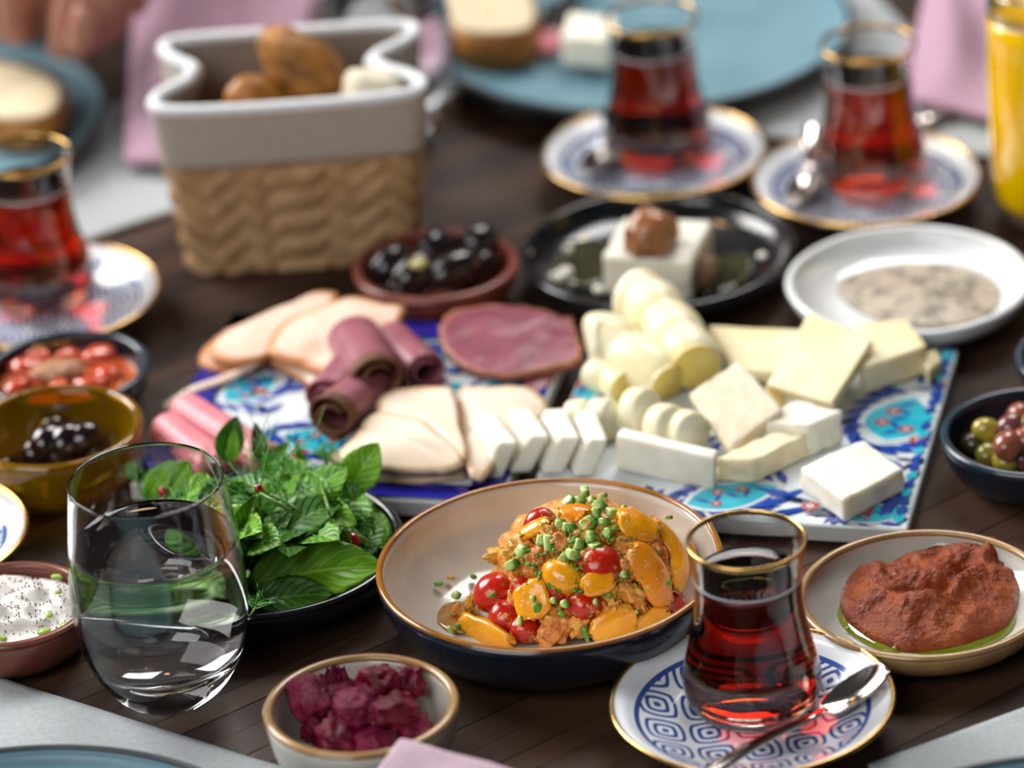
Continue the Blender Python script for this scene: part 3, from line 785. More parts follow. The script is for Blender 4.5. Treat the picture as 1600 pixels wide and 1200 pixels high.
def roll(label, A, B, r0, r1, turns, seed, mats, group=mg, squash=.85, crust=.10, thick=.0016):
    A, B = at(*A), at(*B); ax = (B-A).normalized(); L = (B-A).length
    s = ax.cross(Vector((0, 0, 1))).normalized(); up = s.cross(ax)
    def f(u, v):
        r = (r0+(r1-r0)*v)*(.42+.58*u)*(1+.10*nz((u*5, v*2, seed), 1, seed))
        a = 2*PI*turns*u+.6
        return A+ax*(L*v+.003*nz((u*4, 0, seed), 1, seed)*(1-v))+s*(r*math.cos(a))+up*(r*math.sin(a)*squash)
    return tag(sheet('rolled_meat_slice', f, 54, 14, thick, mats, None, (lambda u, v: v < crust or u > .97) if crust else None), label, 'meat', group)
roll('rolled roast beef slice with peppered rim facing the viewer', (594, 592, .031), (556, 528, .024), .0145, .0150, 1.7, 1, [M_beef, M_beef_e])
roll('lower rolled roast beef slice above the pale turkey', (520, 652, .027), (590, 600, .021), .0135, .0125, 1.7, 2, [M_beef, M_beef_e])
roll('pink roast beef roll behind the peppered rolls', (668, 580, .023), (612, 530, .020), .0120, .0120, 1.8, 3, [M_beef, M_beef], crust=.04)
roll('pink roast beef roll lying left of the peppered opening', (512, 622, .022), (572, 552, .022), .0120, .0125, 1.7, 4, [M_beef, M_beef], crust=.04)
def ham(label, A, B, r, seed):
    A, B = at(*A), at(*B); t = thing('ham_roll', label, 'meat', (A.x, A.y, zb), group=mg); n = 22; d = (B-A).normalized(); pts = []; rr = []
    for k in range(n+1):
        f = k/n; pts.append(A.lerp(B, f)); e = min(1, f*(B-A).length/(r*.55)); rr.append(r*(.30+.70*math.sqrt(max(0, 1-(1-e)**2)))*(1+.05*nz((f*6, seed, 0), 1, seed)))
    V, F = tube(pts, rr, 28, .9); world('roll', V, F, M_salami, t)
    s_ = d.cross(Vector((0, 0, 1))).normalized(); up = s_.cross(d)
    V, F = tube([p+s_*(r*.80)+up*(r*.42) for p in pts[3:]], .0011, 8); world('overlapping_edge', V, F, M_salami, t)
ham('upper pink ham roll over the board left edge', (282, 634, .018), (420, 722, .017), .0088, 5)
ham('lower pink ham roll over the board left edge', (254, 664, .018), (345, 732, .017), .0086, 6)
fold('pale turkey slice folded nearest the herbs', 'meat', [
    [(530, 738, .013), (560, 705, .013), (650, 700, .014), (715, 722, .014), (722, 742, .0128), (640, 752, .0125)],
    [(517, 722, .018), (550, 685, .022), (590, 645, .025), (650, 655, .027), (700, 690, .025), (725, 722, .021), (700, 733, .020), (620, 735, .019)]], [M_pale, M_pale_e], seed=11, bulge=.004)
fold('pale turkey slice folded behind the nearest one', 'meat', [
    [(590, 640, .024), (600, 616, .026), (660, 604, .028), (705, 608, .029), (716, 660, .027), (728, 712, .024), (700, 700, .023), (640, 665, .024)]], [M_pale, M_pale_e], seed=13, bulge=.002)
fold('pale turkey slice folded against the fanned white cheese', 'meat', [
    [(716, 640, .022), (722, 612, .024), (760, 604, .026), (820, 606, .026), (852, 625, .025), (850, 648, .024), (800, 690, .022), (760, 740, .018), (735, 742, .018), (722, 700, .020)]], [M_pale, M_pale_e], seed=15, bulge=.004)

# ------------------------------------------------------------------ tomato and pepper salad
M_tom = None
M_tomcut = pm('tomato_flesh', '#d8492a', '#c23418', 160, .22, coat=.4, sss=.2, sssr=(.004, .001, .001))
def coated(name, c1, c2, sauce='#f2b650', thr=.60):
    t = NT(name); t.set(Roughness=.2); t.b.inputs['Coat Weight'].default_value = .35; t.b.inputs['Coat Roughness'].default_value = .08
    t.b.inputs['Subsurface Weight'].default_value = .15; t.b.inputs['Subsurface Radius'].default_value = (.004, .002, .001)
    v = t.coord('Object'); n1 = t.noise(v, 70, 3); n2 = t.noise(v, 190, 6, .7)
    mk = t.ramp(n2, [(thr-.02, '#000000'), (thr+.05, '#ffffff')])
    t.l(t.mix(mk, t.ramp(n1, [(.35, c1), (.65, c2)]), sauce), t.b.inputs['Base Color'])
    t.bump(t.math('ADD', t.math('MULTIPLY', t.noise(v, 500, 4), .4), mk), .5, .0012); return t.m
M_yel = coated('yellow_pepper', '#f4a80c', '#ea8f04')
M_org = coated('orange_pepper', '#ec8f0a', '#e07a04', thr=.58)
M_sauce = pm('herbed_sauce', '#d87818', '#f0b456', 230, .22, coat=.4, bump=.8, bscale=420, sss=0, detail=6, bdist=.002)
M_sauce2 = pm('red_herbed_sauce', '#c8500e', '#eaa04a', 240, .22, coat=.4, bump=.8, bscale=460, sss=0, detail=6, bdist=.002)
M_egg = pm('turmeric_cheese', '#d8a030', '#b98a28', 200, .35, coat=.1, bump=.8, bscale=420, sss=0)
def cuke():
    t = NT('cucumber_cube'); t.set(Roughness=.22); t.b.inputs['Coat Weight'].default_value = .3
    t.b.inputs['Subsurface Weight'].default_value = .2; t.b.inputs['Subsurface Radius'].default_value = (.002, .004, .001)
    v = t.coord('Generated'); sp = t.n('ShaderNodeSeparateXYZ'); t.l(v, sp.inputs[0])
    nn = t.noise(t.coord('Object'), 500, 4)
    f = t.math('ADD', sp.outputs[0], t.math('MULTIPLY', t.math('SUBTRACT', nn, .5), .35))
    t.l(t.ramp(f, [(0, '#cfdc98'), (.5, '#a3c462'), (.74, '#568f32'), (1, '#1f5a18')]), t.b.inputs['Base Color'])
    t.bump(nn, .4, .0008); return t.m
M_cuke = cuke(); M_tom = coated('tomato_skin', '#c42206', '#a41402', '#e89a4c', .58)
M_herb = pm('chopped_herb', '#47852a', '#6aa63c', 300, .4)
M_oil = None
sg = 'pieces of the tomato salad'
DC = at(918, 905, .013); DR = (.0475, .050, .0455)
def dome(px, py, sink=0.0):
    """where the sight line meets the salad mound, or else the plate floor"""
    d = ray(px, py); o = _C-Vector((DC.x, DC.y, .006))
    k = Vector((1/DR[0], 1/DR[1], 1/DR[2])); o2 = Vector((o.x*k.x, o.y*k.y, o.z*k.z)); d2 = Vector((d.x*k.x, d.y*k.y, d.z*k.z))
    a, b, c = d2.dot(d2), 2*o2.dot(d2), o2.dot(o2)-1; D = b*b-4*a*c
    if D > 0:
        p = _C+d*((-b-math.sqrt(D))/(2*a))
        if p.z > .008:
            cc = Vector((DC.x, DC.y, .004)); return p+(cc-p).normalized()*sink
    z = .008
    for _ in range(6):
        p = at(px, py, z); r = (Vector((p.x, p.y, 0))-SP[0]).length; z = SP[2](min(r, SP[1]*.97))+.003
    return at(px, py, z)
PXM = mpp(880, 900, .03)
def piece(name, label, cat, px, py, wx, wy, wz, rot, mat, amp=.08, freq=1.6, seed=0, sub=3, cut=None, box=0, sink=.004, group=sg):
    c = dome(px, py, sink); V, F = blob(c, (wx*PXM/2, wy*PXM/2, wz*PXM/2), rot, amp, freq, seed, sub, cut, None, box)
    lo = min(v.z for v in V); r = (Vector((c.x, c.y, 0))-SP[0]).length; fz = SP[2](min(r, SP[1]*.97))+.0006
    if lo < fz: V = [v+Vector((0, 0, fz-lo)) for v in V]
    return tag(world(name, V, F, mat), label, cat, group)
# tomatoes: halves with a cut face
for k, (px, py, d, rot, lab) in enumerate((
        (760, 926, 72, (.3, -.5, .2), 'red cherry tomato half at the left front of the salad'),
        (782, 967, 66, (.4, .2, .9), 'red cherry tomato half above the yellow wedge at the front'),
        (814, 992, 56, (.2, .3, .4), 'shiny red cherry tomato half at the plate front edge'),
        (838, 810, 58, (.9, -.6, .3), 'red cherry tomato half high on the left of the mound'),
        (914, 944, 62, (.2, .1, .2), 'dark red tomato half in the lower middle of the mound'),
        (942, 882, 78, (.5, .4, .1), 'large dark red tomato in the centre under the cucumber'),
        (806, 918, 44, (.8, 1.0, .2), 'small orange red tomato wedge between two tomato halves'),
        (868, 918, 46, (.4, .5, .1), 'red tomato half tucked under the yellow half tomato'),
        (1062, 944, 46, (.5, .2, .6), 'sauced tomato piece at the right edge of the mound'))):
    piece('tomato_half', lab, 'tomato', px, py, d, d*.92, d*.84, rot, M_tom, .04, 1.3, k, 4, -.45)
piece('tomato_half', 'yellow tomato half with smooth skin in front of the cucumber', 'tomato', 878, 900, 76, 56, 56, (.35, .35, -.5), M_yel, .05, 1.2, 31, 4, sink=.003)
# peppers: bent slabs
def pepper(label, pts, wpx, thick, mat, seed, curl=.35, lift=.0):
    P = [dome(*p, sink=-.001-lift) for p in pts]; P = catmull(P, 5, False); n = len(P)
    cc = Vector((DC.x, DC.y, .002))
    def f(u, v):
        i = min(n-1, int(round(u*(n-1)))); p = P[i]; t = (P[min(i+1, n-1)]-P[max(i-1, 0)]).normalized()
        nn = (p-cc).normalized(); s = t.cross(nn).normalized(); nn = s.cross(t)
        w_ = wpx*PXM/2*(max(.05, 1-abs(2*u-1)**3.2)**.5)*(1+.12*nz((u*4, 0, seed), 1, seed)); x = 2*v-1
        return p+s*(x*w_)-nn*(w_*curl*x*x)+nn*(.0006*nz((u*6, v*6, seed), 1, seed))
    return tag(sheet('pepper_piece', f, n-1, 10, thick, mat), label, 'pepper', sg)
pepper('yellow pepper wedge at the plate front left edge', [(718, 972), (745, 985), (772, 1000), (800, 1012)], 46, .0040, M_yel, 1, .1)
pepper('broad yellow pepper piece in the lower left of the mound', [(826, 912), (832, 935), (840, 965)], 62, .0036, M_yel, 2, .15)
pepper('long orange pepper strip on the right front of the mound', [(985, 862), (1002, 878), (1020, 905), (1030, 945)], 52, .0040, M_org, 3, .45, .002)
pepper('curved yellow pepper strip along the right side of the mound', [(1020, 818), (1048, 845), (1062, 880), (1054, 920)], 38, .0040, M_yel, 4, .4)
pepper('yellow pepper chunk beside the cucumber on the right', [(965, 818), (990, 822), (1020, 838)], 54, .0040, M_yel, 5, .4, .002)
pepper('yellow pepper piece near the mound centre', [(912, 922), (935, 910), (956, 905)], 34, .0036, M_yel, 6, .3, .001)
pepper('yellow pepper piece under the top left tomato', [(818, 838), (840, 826), (858, 818)], 26, .0036, M_yel, 7, .3)
pepper('orange pepper piece just under the cucumber top', [(880, 812), (900, 806), (915, 812)], 40, .0036, M_org, 8, .3, .001)
pepper('yellow pepper piece low at the plate front', [(925, 990), (958, 975), (990, 960)], 46, .0038, M_yel, 9, .25, .001)
pepper('yellow pepper piece lowest on the right', [(985, 985), (1015, 972), (1040, 955)], 34, .0036, M_yel, 10, .25)
# the dressed heap under the pieces
V0, F0 = ico(5); V = []
for v in V0:
    q = Vector((v.x*.041, v.y*.038, max(v.z, -.1)*.0385)); n_ = 1+.10*nz(v, 3.5, 5)+.07*nz(v, 8, 6)+.035*nz(v, 18, 7)
    V.append(Vector((DC.x, DC.y, .0085))+q*n_)
for i, v in enumerate(V):
    r = (Vector((v.x, v.y, 0))-SP[0]).length; V[i] = Vector((v.x, v.y, max(v.z, SP[2](min(r, SP[1]*.97))+.0005)))
tag(world('dressed_heap', V, F0, M_sauce), 'orange herb dressing heap holding the tomato salad together', 'dressing')
# sauced lumps
for k, (px, py, a, b, m_, rz) in enumerate((
        (765, 860, 46, 30, M_egg, .1), (792, 856, 40, 36, M_egg, .5), (812, 848, 54, 44, M_sauce, .2), (836, 866, 50, 46, M_sauce2, .8), (800, 884, 44, 30, M_egg, .4), (826, 886, 44, 44, M_sauce2, .7),
        (850, 838, 52, 44, M_sauce, .2), (870, 850, 60, 50, M_sauce2, .3), (880, 802, 50, 40, M_egg, 1), (905, 830, 70, 60, M_sauce, .2), (950, 826, 60, 52, M_egg, .5), (985, 850, 50, 50, M_sauce, .2),
        (1030, 862, 44, 60, M_sauce2, .3), (1040, 905, 40, 50, M_sauce, .9), (994, 934, 66, 58, M_sauce, .4), (968, 950, 50, 40, M_egg, .2), (940, 962, 56, 44, M_sauce2, .5), (955, 985, 80, 44, M_sauce, -.2),
        (905, 972, 54, 44, M_sauce, .3), (868, 990, 74, 48, M_sauce2, .4), (858, 966, 46, 40, M_sauce, .9), (898, 915, 46, 46, M_sauce2, .2), (955, 918, 52, 60, M_egg, .3), (975, 890, 54, 60, M_sauce2, .1),
        (1010, 965, 58, 44, M_sauce, -.3), (1052, 952, 46, 36, M_sauce2, .1), (790, 940, 36, 26, M_sauce, .2), (735, 952, 34, 18, M_egg, .2), (712, 958, 26, 12, M_sauce, .2), (760, 905, 30, 16, M_sauce, .1), (928, 868, 60, 60, M_sauce2, .2), (845, 1000, 40, 26, M_sauce, 0))):
    piece('sauced_lump', ('turmeric coloured' if m_ is M_egg else 'orange' if m_ is M_sauce else 'red orange')+' sauced lump in the tomato salad mound', 'salad lump', px, py, a, b*.9, b*.85, (.2*k, .3*k, rz), m_, .42, 2.4, 40+k, 4, sink=.0050)
# cucumber cubes
cu = [(859, 851, 34, 24), (847, 846, 22, 20), (898, 868, 32, 30), (882, 872, 22, 20), (919, 821, 30, 28), (923, 842, 24, 24), (890, 787, 26, 24), (914, 771, 22, 18), (906, 785, 24, 20), (937, 793, 26, 24), (957, 803, 26, 22), (890, 826, 24, 30), (876, 820, 16, 20), (819, 863, 22, 26), (802, 884, 26, 22), (931, 806, 24, 22), (944, 818, 22, 22), (905, 853, 22, 22), (950, 835, 18, 18), (926, 785, 18, 16), (968, 812, 16, 14), (908, 806, 24, 22), (930, 858, 22, 24), (914, 881, 20, 14), (1042, 811, 16, 10), (942, 778, 16, 14), (895, 845, 18, 16), (972, 798, 14, 12)]
for k, (px, py, a, b) in enumerate(cu):
    piece('cucumber_cube', 'diced green cucumber cube topping the tomato salad', 'cucumber', px, py, a*.95, b*random.uniform(.7, .95), b*random.uniform(.55, .9), (random.uniform(-.7, .7), random.uniform(-.7, .7), random.uniform(0, 3)), M_cuke, .09, 1.1, k, 3, None, 1.0, sink=-.001, group='cucumber cubes on the salad')
for k, (px, py, a, b) in enumerate(((685, 912, 16, 10), (713, 930, 18, 16), (740, 901, 14, 12), (885, 943, 14, 18), (778, 930, 10, 10), (819, 967, 18, 12), (915, 987, 32, 10), (868, 938, 12, 12), (844, 948, 18, 14), (838, 935, 10, 12), (1035, 912, 12, 18), (705, 985, 22, 12), (716, 978, 14, 10), (972, 900, 12, 16), (880, 958, 12, 10), (930, 940, 10, 12), (1012, 835, 9, 9), (990, 955, 9, 9))):
    piece('herb_bit', 'small chopped green scallion bit scattered on the tomato salad', 'herb', px, py, a, b, b*.8, (.3*k, .2*k, .9*k), M_cuke if k % 2 else M_herb, .08, 1.5, 80+k, 2, None, .5, sink=-.003, group='green bits on the salad')
piece('sauce_drop', 'round orange sauce drop on the bare side of the salad plate', 'sauce', 704, 902, 13, 11, 7, (0, 0, 0), M_egg, .05, 1.5, 3, 2, sink=0)
def crumbs(name, label, cat, c, R, n, size, mats, zf, seed, parent=None, elong=1.8, spread=1.0):
    r_ = random.Random(seed); V = []; F = []; MI = []; V0, F0 = ico(1)
    for k in range(n):
        a = r_.uniform(0, 2*PI); q = R*math.sqrt(r_.random())*spread; p = Vector((c.x+q*math.cos(a), c.y+q*math.sin(a), 0)); p.z = zf(p)
        s = size*r_.uniform(.5, 1.4); E_ = Euler((r_.uniform(0, 6), r_.uniform(0, 6), r_.uniform(0, 6))).to_matrix(); o = len(V)
        V += [E_ @ Vector((v.x*s*elong, v.y*s, v.z*s*.6))+p for v in V0]; F += [tuple(o+i for i in f) for f in F0]; MI += [r_.randrange(len(mats))]*len(F0)
    return tag(world(name, V, F, mats, parent, MI), label, cat, kind='stuff')
# fine herbs over the mound, following its surface
r_ = random.Random(5); V = []; F = []; V0, F0 = ico(1)
for k in range(300):
    px = r_.gauss(915, 55); py = r_.gauss(875, 42); p = dome(px, py, -.0012-.001*r_.random())
    if abs(px-915) > 115 or not 800 < py < 965: continue
    if p.z < .014 or (Vector((p.x, p.y, 0))-SP[0]).length > .048: continue
    s = r_.uniform(.0004, .0010); E_ = Euler((r_.uniform(0, 6),)*3).to_matrix(); o = len(V)
    V += [E_ @ Vector((v.x*s*2, v.y*s, v.z*s*.5))+p for v in V0]; F += [tuple(o+i for i in f) for f in F0]
tag(world('chopped_herbs', V, F, M_herb), 'fine dark green herb flecks over the tomato salad', 'herb', kind='stuff')
M_oilf = glass_mat('olive_oil_film', '#d8c86a', .02, 1.46)
def pool(name, label, pts, zf, thick, mat, cat='oil', seed=0):
    return tag(patch(name, [(x, y, zf) for x, y in pts], thick, mat, thick*.5, 6, 4, 0, 60, seed), label, cat)
M_oilp = pm('oil_sheen', '#b9b06a', '#cfc07a', 50, .06, coat=1, trans=.75, ior=1.46)
pool('oil_pool', 'thin orange oil pool at the left of the salad', [(672, 962), (690, 945), (725, 940), (750, 955), (735, 985), (700, 984)], .0075, .0010, pm('orange_oil', '#c9a860', '#d98a3c', 120, .1, coat=1, trans=.5))

# ------------------------------------------------------------------ red pepper paste
M_paste = pm('red_pepper_paste', '#7e2a04', '#9c480e', 90, .24, coat=0, spec=.4, bump=.9, bscale=420, detail=7, bdist=.0022)
M_green_oil = pm('green_oil', '#a4b81c', '#c0c83c', 60, .05, coat=1, trans=.55, ior=1.46)
zp = PP[2](0)
pool('green_oil_pool', 'green oil pooling around the red pepper paste', [(1305, 930), (1320, 905), (1352, 892), (1400, 868), (1480, 862), (1560, 868), (1602, 900), (1604, 950), (1570, 995), (1480, 1022), (1400, 1022), (1345, 1000), (1312, 972)], zp+.0012, .0010, M_green_oil)
pc = at(1452, 938, zp)
def paste_h(q, s):
    dx, dy = (q.x-pc.x)/.038, (q.y-pc.y)/.033
    r = math.hypot(dx, dy); a = math.atan2(dy, dx)
    edge = 1-s**2.2
    hgt = .0095*edge**.55
    gl = -.17+.55*dx+1.3*dx*dx
    act = 1/(1+math.exp(-(dx+.42)*16))
    groove = math.exp(-((dy-gl)/.20)**2)*act/(1+math.exp((dy-.42)*13))
    ridge = math.exp(-((dy-gl+.30)/.20)**2)*act
    hgt += (.0034*ridge-.0062*groove)*min(1, edge*1.6)
    hgt += .0016*math.sin(5*dx+7*dy)*edge
    hgt += .0040*nz((q.x, q.y, 0), 105, 2)*min(1, edge*3)+.0016*nz((q.x, q.y, 1), 330, 3)*min(1, edge*3)
    return max(hgt, -.0004)
tag(patch('pepper_paste', [(x, y, zp+.0022) for x, y in ((1312, 938), (1322, 908), (1345, 893), (1372, 897), (1398, 880), (1440, 868), (1500, 858), (1535, 846), (1560, 850), (1588, 870), (1597, 905), (1590, 945), (1570, 978), (1520, 1000), (1470, 1012), (1420, 1017), (1385, 1006), (1350, 990), (1322, 966))], .0022, M_paste, 0, 34, 9, .0, 60, 3, hfun=paste_h), 'swirled mound of rust red pepper paste on the cream plate', 'paste')
for k, (px, py) in enumerate(((1398, 1012), (1318, 948), (1324, 982), (1458, 855))):
    V, F = blob(at(px, py, zp+.0022), (.0011, .0011, .0007), sub=2, amp=0); tag(world('oil_drop', V, F, M_green_oil), 'tiny green oil drop at the rim of the pepper paste', 'oil', 'oil drops beside the paste')

# ------------------------------------------------------------------ beets
M_beet = pm('cooked_beet', '#56031e', '#7e0630', 90, .24, coat=.0, spec=.35, bump=.8, bscale=260, bdist=.002, sss=.2, sssr=(.004, .001, .002))
M_beet2 = pm('grated_beet', '#640a2c', '#8c2048', 260, .32, coat=.0, spec=.35, bump=1, bscale=420, sss=.15, bdist=.002)
bs = mpp(564, 1103, .03)
for k, (px, py, z, a, b, c_, rot, m_, lab) in enumerate((
        (482, 1092, .030, 62, 78, 56, (.5, .3, .6), M_beet2, 'beet chunk at the left of the beet bowl'), (505, 1135, .020, 70, 60, 50, (.2, .5, .2), M_beet, 'beet chunk low at the front left of the beet bowl'),
        (590, 1070, .036, 64, 60, 56, (.3, .2, .8), M_beet, 'rounded beet chunk on top of the pile'), (638, 1068, .032, 54, 52, 50, (.6, .2, .3), M_beet, 'beet chunk standing at the back right of the pile'),
        (560, 1105, .032, 80, 66, 52, (.2, .1, .4), M_beet2, 'grainy beet piece in the middle of the pile'), (620, 1110, .030, 78, 56, 50, (.1, .4, .5), M_beet, 'beet chunk right of the middle of the pile'),
        (540, 1150, .022, 90, 60, 52, (.3, .1, .2), M_beet, 'bright red beet chunk at the front of the bowl'), (590, 1160, .020, 80, 50, 46, (.2, .2, .9), M_beet2, 'beet piece beside the pink napkin'),
        (648, 1140, .020, 56, 56, 44, (.5, .4, .2), M_beet2, 'beet piece at the right rim of the bowl'), (530, 1090, .022, 60, 60, 50, (.2, .2, .2), M_beet2, 'dark beet piece behind the left chunk'), (560, 1130, .014, 120, 100, 40, (0, 0, 0), M_beet, 'beet piece at the bottom of the bowl'))):
    V, F = blob(at(px, py, z), (a*bs/2, b*bs/2, c_*bs/2), rot, .30, 1.8, 60+k, 4, None, None, .5)
    out = []
    for v in V:
        r = (Vector((v.x, v.y, 0))-BB[0]).length; lim = BB[2](min(r, BB[1]*.97))+.0008
        out.append(Vector((v.x, v.y, max(v.z, lim))))
    tag(world('beet_chunk', out, F, m_), lab, 'beet', 'beet chunks')

# ------------------------------------------------------------------ herbs
def leaf_mat(name, c1, c2, vein):
    t = NT(name); t.set(Roughness=.40, Specular_IOR_Level=.35)
    t.b.inputs['Subsurface Weight'].default_value = .08; t.b.inputs['Subsurface Radius'].default_value = (.001, .003, .0005)
    uv = t.n('ShaderNodeUVMap'); sp = t.n('ShaderNodeSeparateXYZ'); t.l(uv.outputs[0], sp.inputs[0])
    x = t.math('ABSOLUTE', t.math('SUBTRACT', sp.outputs[1], .5))
    mid = t.math('LESS_THAN', x, .025)
    s = t.math('FRACT', t.math('MULTIPLY', t.math('SUBTRACT', sp.outputs[0], t.math('MULTIPLY', x, .7)), 7))
    side = t.math('LESS_THAN', t.math('ABSOLUTE', t.math('SUBTRACT', s, .5)), .07)
    vn = t.math('MAXIMUM', mid, t.math('MULTIPLY', side, .6))
    nn = t.noise(t.coord('Object'), 120, 4)
    col = t.mix(vn, t.ramp(nn, [(.3, c1), (.7, c2)]), vein)
    t.l(col, t.b.inputs['Base Color'])
    pk = t.math('SUBTRACT', t.math('ADD', t.math('SINE', t.math('MULTIPLY', s, PI)), nn), vn)
    t.bump(pk, .35, .0008); return t.m
M_mint = [leaf_mat('mint_leaf', '#3c7c0a', '#5f9e14', '#8cb83c'), leaf_mat('dark_mint_leaf', '#265a0c', '#3f7a14', '#6a9a34'), leaf_mat('bright_mint_leaf', '#5a9c0c', '#7eb81c', '#a4cc50')]
M_purple = leaf_mat('purple_basil_leaf', '#3a2f22', '#4a3a2a', '#5a4a38')
M_stem = pm('herb_stem', '#6f9440', '#567a2c', 100, .4)
M_dill = pm('dill_frond', '#3f8a2c', '#5aa440', 200, .45)
M_pom = pm('pomegranate_seed', '#8f0a18', '#b31424', 120, .08, coat=.8, sss=.3, sssr=(.003, .0005, .0005))
hg = 'herbs on the black plate'
def leaf_verts(base, tip, width, nrm, curl=.25, bend=.12, serr=.06, seed=0, nu=16, nv=10):
    base, tip = Vector(base), Vector(tip); ax = tip-base; L = ax.length; ax.normalize()
    nrm = Vector(nrm); s = ax.cross(nrm)
    s = s.normalized() if s.length > 1e-5 else Vector((1, 0, 0)); up = s.cross(ax).normalized()
    V = []; UV = []
    for i in range(nu+1):
        u = i/nu
        w_ = width*(math.sin(PI*min(1, u**.82)))**.75*(1+serr*(i % 2)*(1 if .08 < u < .95 else 0)) if 0 < u < 1 else width*.02
        for j in range(nv+1):
            x = 2*j/nv-1
            k = abs(x)
            vein = (math.sin((u-.7*k*.5)*7*2*PI)*.5+.5)*.00025*(1-k)*min(1, 4*u*(1-u))
            h = curl*width*k**1.5*(1.0)-.0009*math.exp(-(k/.10)**2)+vein+.0010*nz((u*4, x*3, seed), 1, seed)
            V.append(base+ax*(u*L)+s*(x*w_)+up*(h-bend*L*(2*u-1)**2)); UV.append((u, j/nv))
    F = [(i*(nv+1)+j, (i+1)*(nv+1)+j, (i+1)*(nv+1)+j+1, i*(nv+1)+j+1) for i in range(nu) for j in range(nv)]
    # real thickness: a lower skin
    o = len(V); V += [v-up*.00035 for v in V]; UV += UV[:]
    F2 = [tuple(reversed([o+q for q in f])) for f in F]; st = nv+1; rim = []
    for i in range(nu): rim += [(i*st, o+i*st, o+(i+1)*st, (i+1)*st), ((i+1)*st+nv, o+(i+1)*st+nv, o+i*st+nv, i*st+nv)]
    for j in range(nv): rim += [(j+1, o+j+1, o+j, j), (nu*st+j, o+nu*st+j, o+nu*st+j+1, nu*st+j+1)]
    return V, F+F2+rim, UV
def leaf(name, base, tip, width, nrm, mat, parent=None, **kw):
    V, F, UV = leaf_verts(base, tip, width, nrm, **kw); o = world(name, V, F, mat, parent)
    uvl = o.data.uv_layers.new(name='UVMap'); li = np.empty(len(o.data.loops), dtype=np.int32); o.data.loops.foreach_get('vertex_index', li)
    uvl.data.foreach_set('uv', np.array(UV, dtype=np.float32)[li].ravel()); return o
camv = (_C-at(450, 850)).normalized()
HR = HP[1]
def hz(px, py, base=.012):      # herb heap surface
    p = at(px, py, .02); d = (Vector((p.x, p.y, 0))-HP[0]).length/HR
    return base+.030*max(0, 1-(d/.95)**2)
def hp(px, py, dz=0.0):
    z = .02
    for _ in range(6): z = hz(px, py)+dz; p = at(px, py, z); z = .012+.030*max(0, 1-((Vector((p.x, p.y, 0))-HP[0]).length/HR/.95)**2)+dz
    return at(px, py, z)
hs_ = mpp(450, 850, .03)
key = [  # base, tip, width px, material, normal tilt, label
    ((388, 905), (597, 878), 86, 2, (.05, -.55, .85), .016, 'large ribbed mint leaf across the front of the herb plate'),
    ((545, 768), (590, 692), 52, 2, (-.3, -.9, .5), .012, 'upright bright mint leaf at the right top of the herbs'),
    ((350, 722), (370, 650), 36, 1, (0, -1, .3), .020, 'dark upright mint leaf beside the ham roll'),
    ((366, 722), (366, 668), 15, 2, (0, -1, .3), .022, 'small bright mint leaf in front of the dark upright leaf'),
    ((412, 730), (398, 660), 21, 3, (0, -1, .35), .016, 'dark brownish upright leaf at the top of the herbs'),
    ((402, 748), (450, 690), 24, 0, (.2, -.8, .5), .014, 'slender mint leaf left of the top pomegranate seed'),
    ((480, 745), (462, 690), 12, 0, (0, -1, .4), .014, 'slender mint leaf right of the top pomegranate seed'),
    ((432, 758), (486, 830), 52, 0, (.15, -.7, .7), .010, 'puckered mint leaf facing the viewer in the middle of the herbs'),
    ((470, 750), (530, 805), 46, 0, (-.1, -.7, .7), .010, 'green mint leaf right of the puckered leaf'),
    ((560, 800), (540, 750), 30, 1, (.2, -.8, .5), .008, 'dark mint leaf under the upright bright leaf'),
    ((376, 856), (398, 775), 40, 0, (.3, -.8, .6), .008, 'veined mint leaf right behind the water glass'),
    ((390, 880), (405, 815), 20, 2, (.2, -.8, .5), .008, 'light mint leaf above the large front leaf'),
    ((600, 810), (585, 770), 22, 0, (.5, -.6, .6), .006, 'jagged green leaf at the right rim of the herb plate'),
    ((395, 935), (520, 925), 50, 1, (0, -.5, .9), .010, 'dark mint leaf at the front rim of the herb plate'),
    ((228, 782), (272, 720), 30, 2, (-.1, -.8, .5), .012, 'bright leaf seen through the water glass rim'),
    ((262, 780), (302, 722), 44, 2, (.1, -.8, .6), .012, 'broad bright leaf seen inside the water glass rim'),
    ((425, 842), (525, 822), 40, 0, (0, -.6, .9), .008, 'mint leaf lying below the puckered leaf'),
    ((505, 785), (575, 835), 44, 1, (.3, -.6, .8), .008, 'dark mint leaf behind the right pomegranate seed'),
]
for k, (b, t_, w_, mi, nr, dz, lab) in enumerate(key):
    m_ = M_purple if mi == 3 else M_mint[mi]
    B_ = hp(b[0], b[1], dz*.6); d = dz
    # tip: keep at the same distance band but let the leaf rise
    up_amt = max(0, (b[1]-t_[1]))*hs_*.95 if nr[1] <= -.7 else 0
    T_ = at(t_[0], t_[1], B_.z+up_amt)
    if nr[1] > -.7: T_ = hp(t_[0], t_[1], dz*.8)
    tag(leaf('mint_leaf', B_, T_, w_*hs_/2*1.3, nr, m_, seed=k, curl=.18, bend=.08), lab, 'leaf', hg)
rh = random.Random(21); nfill = 0
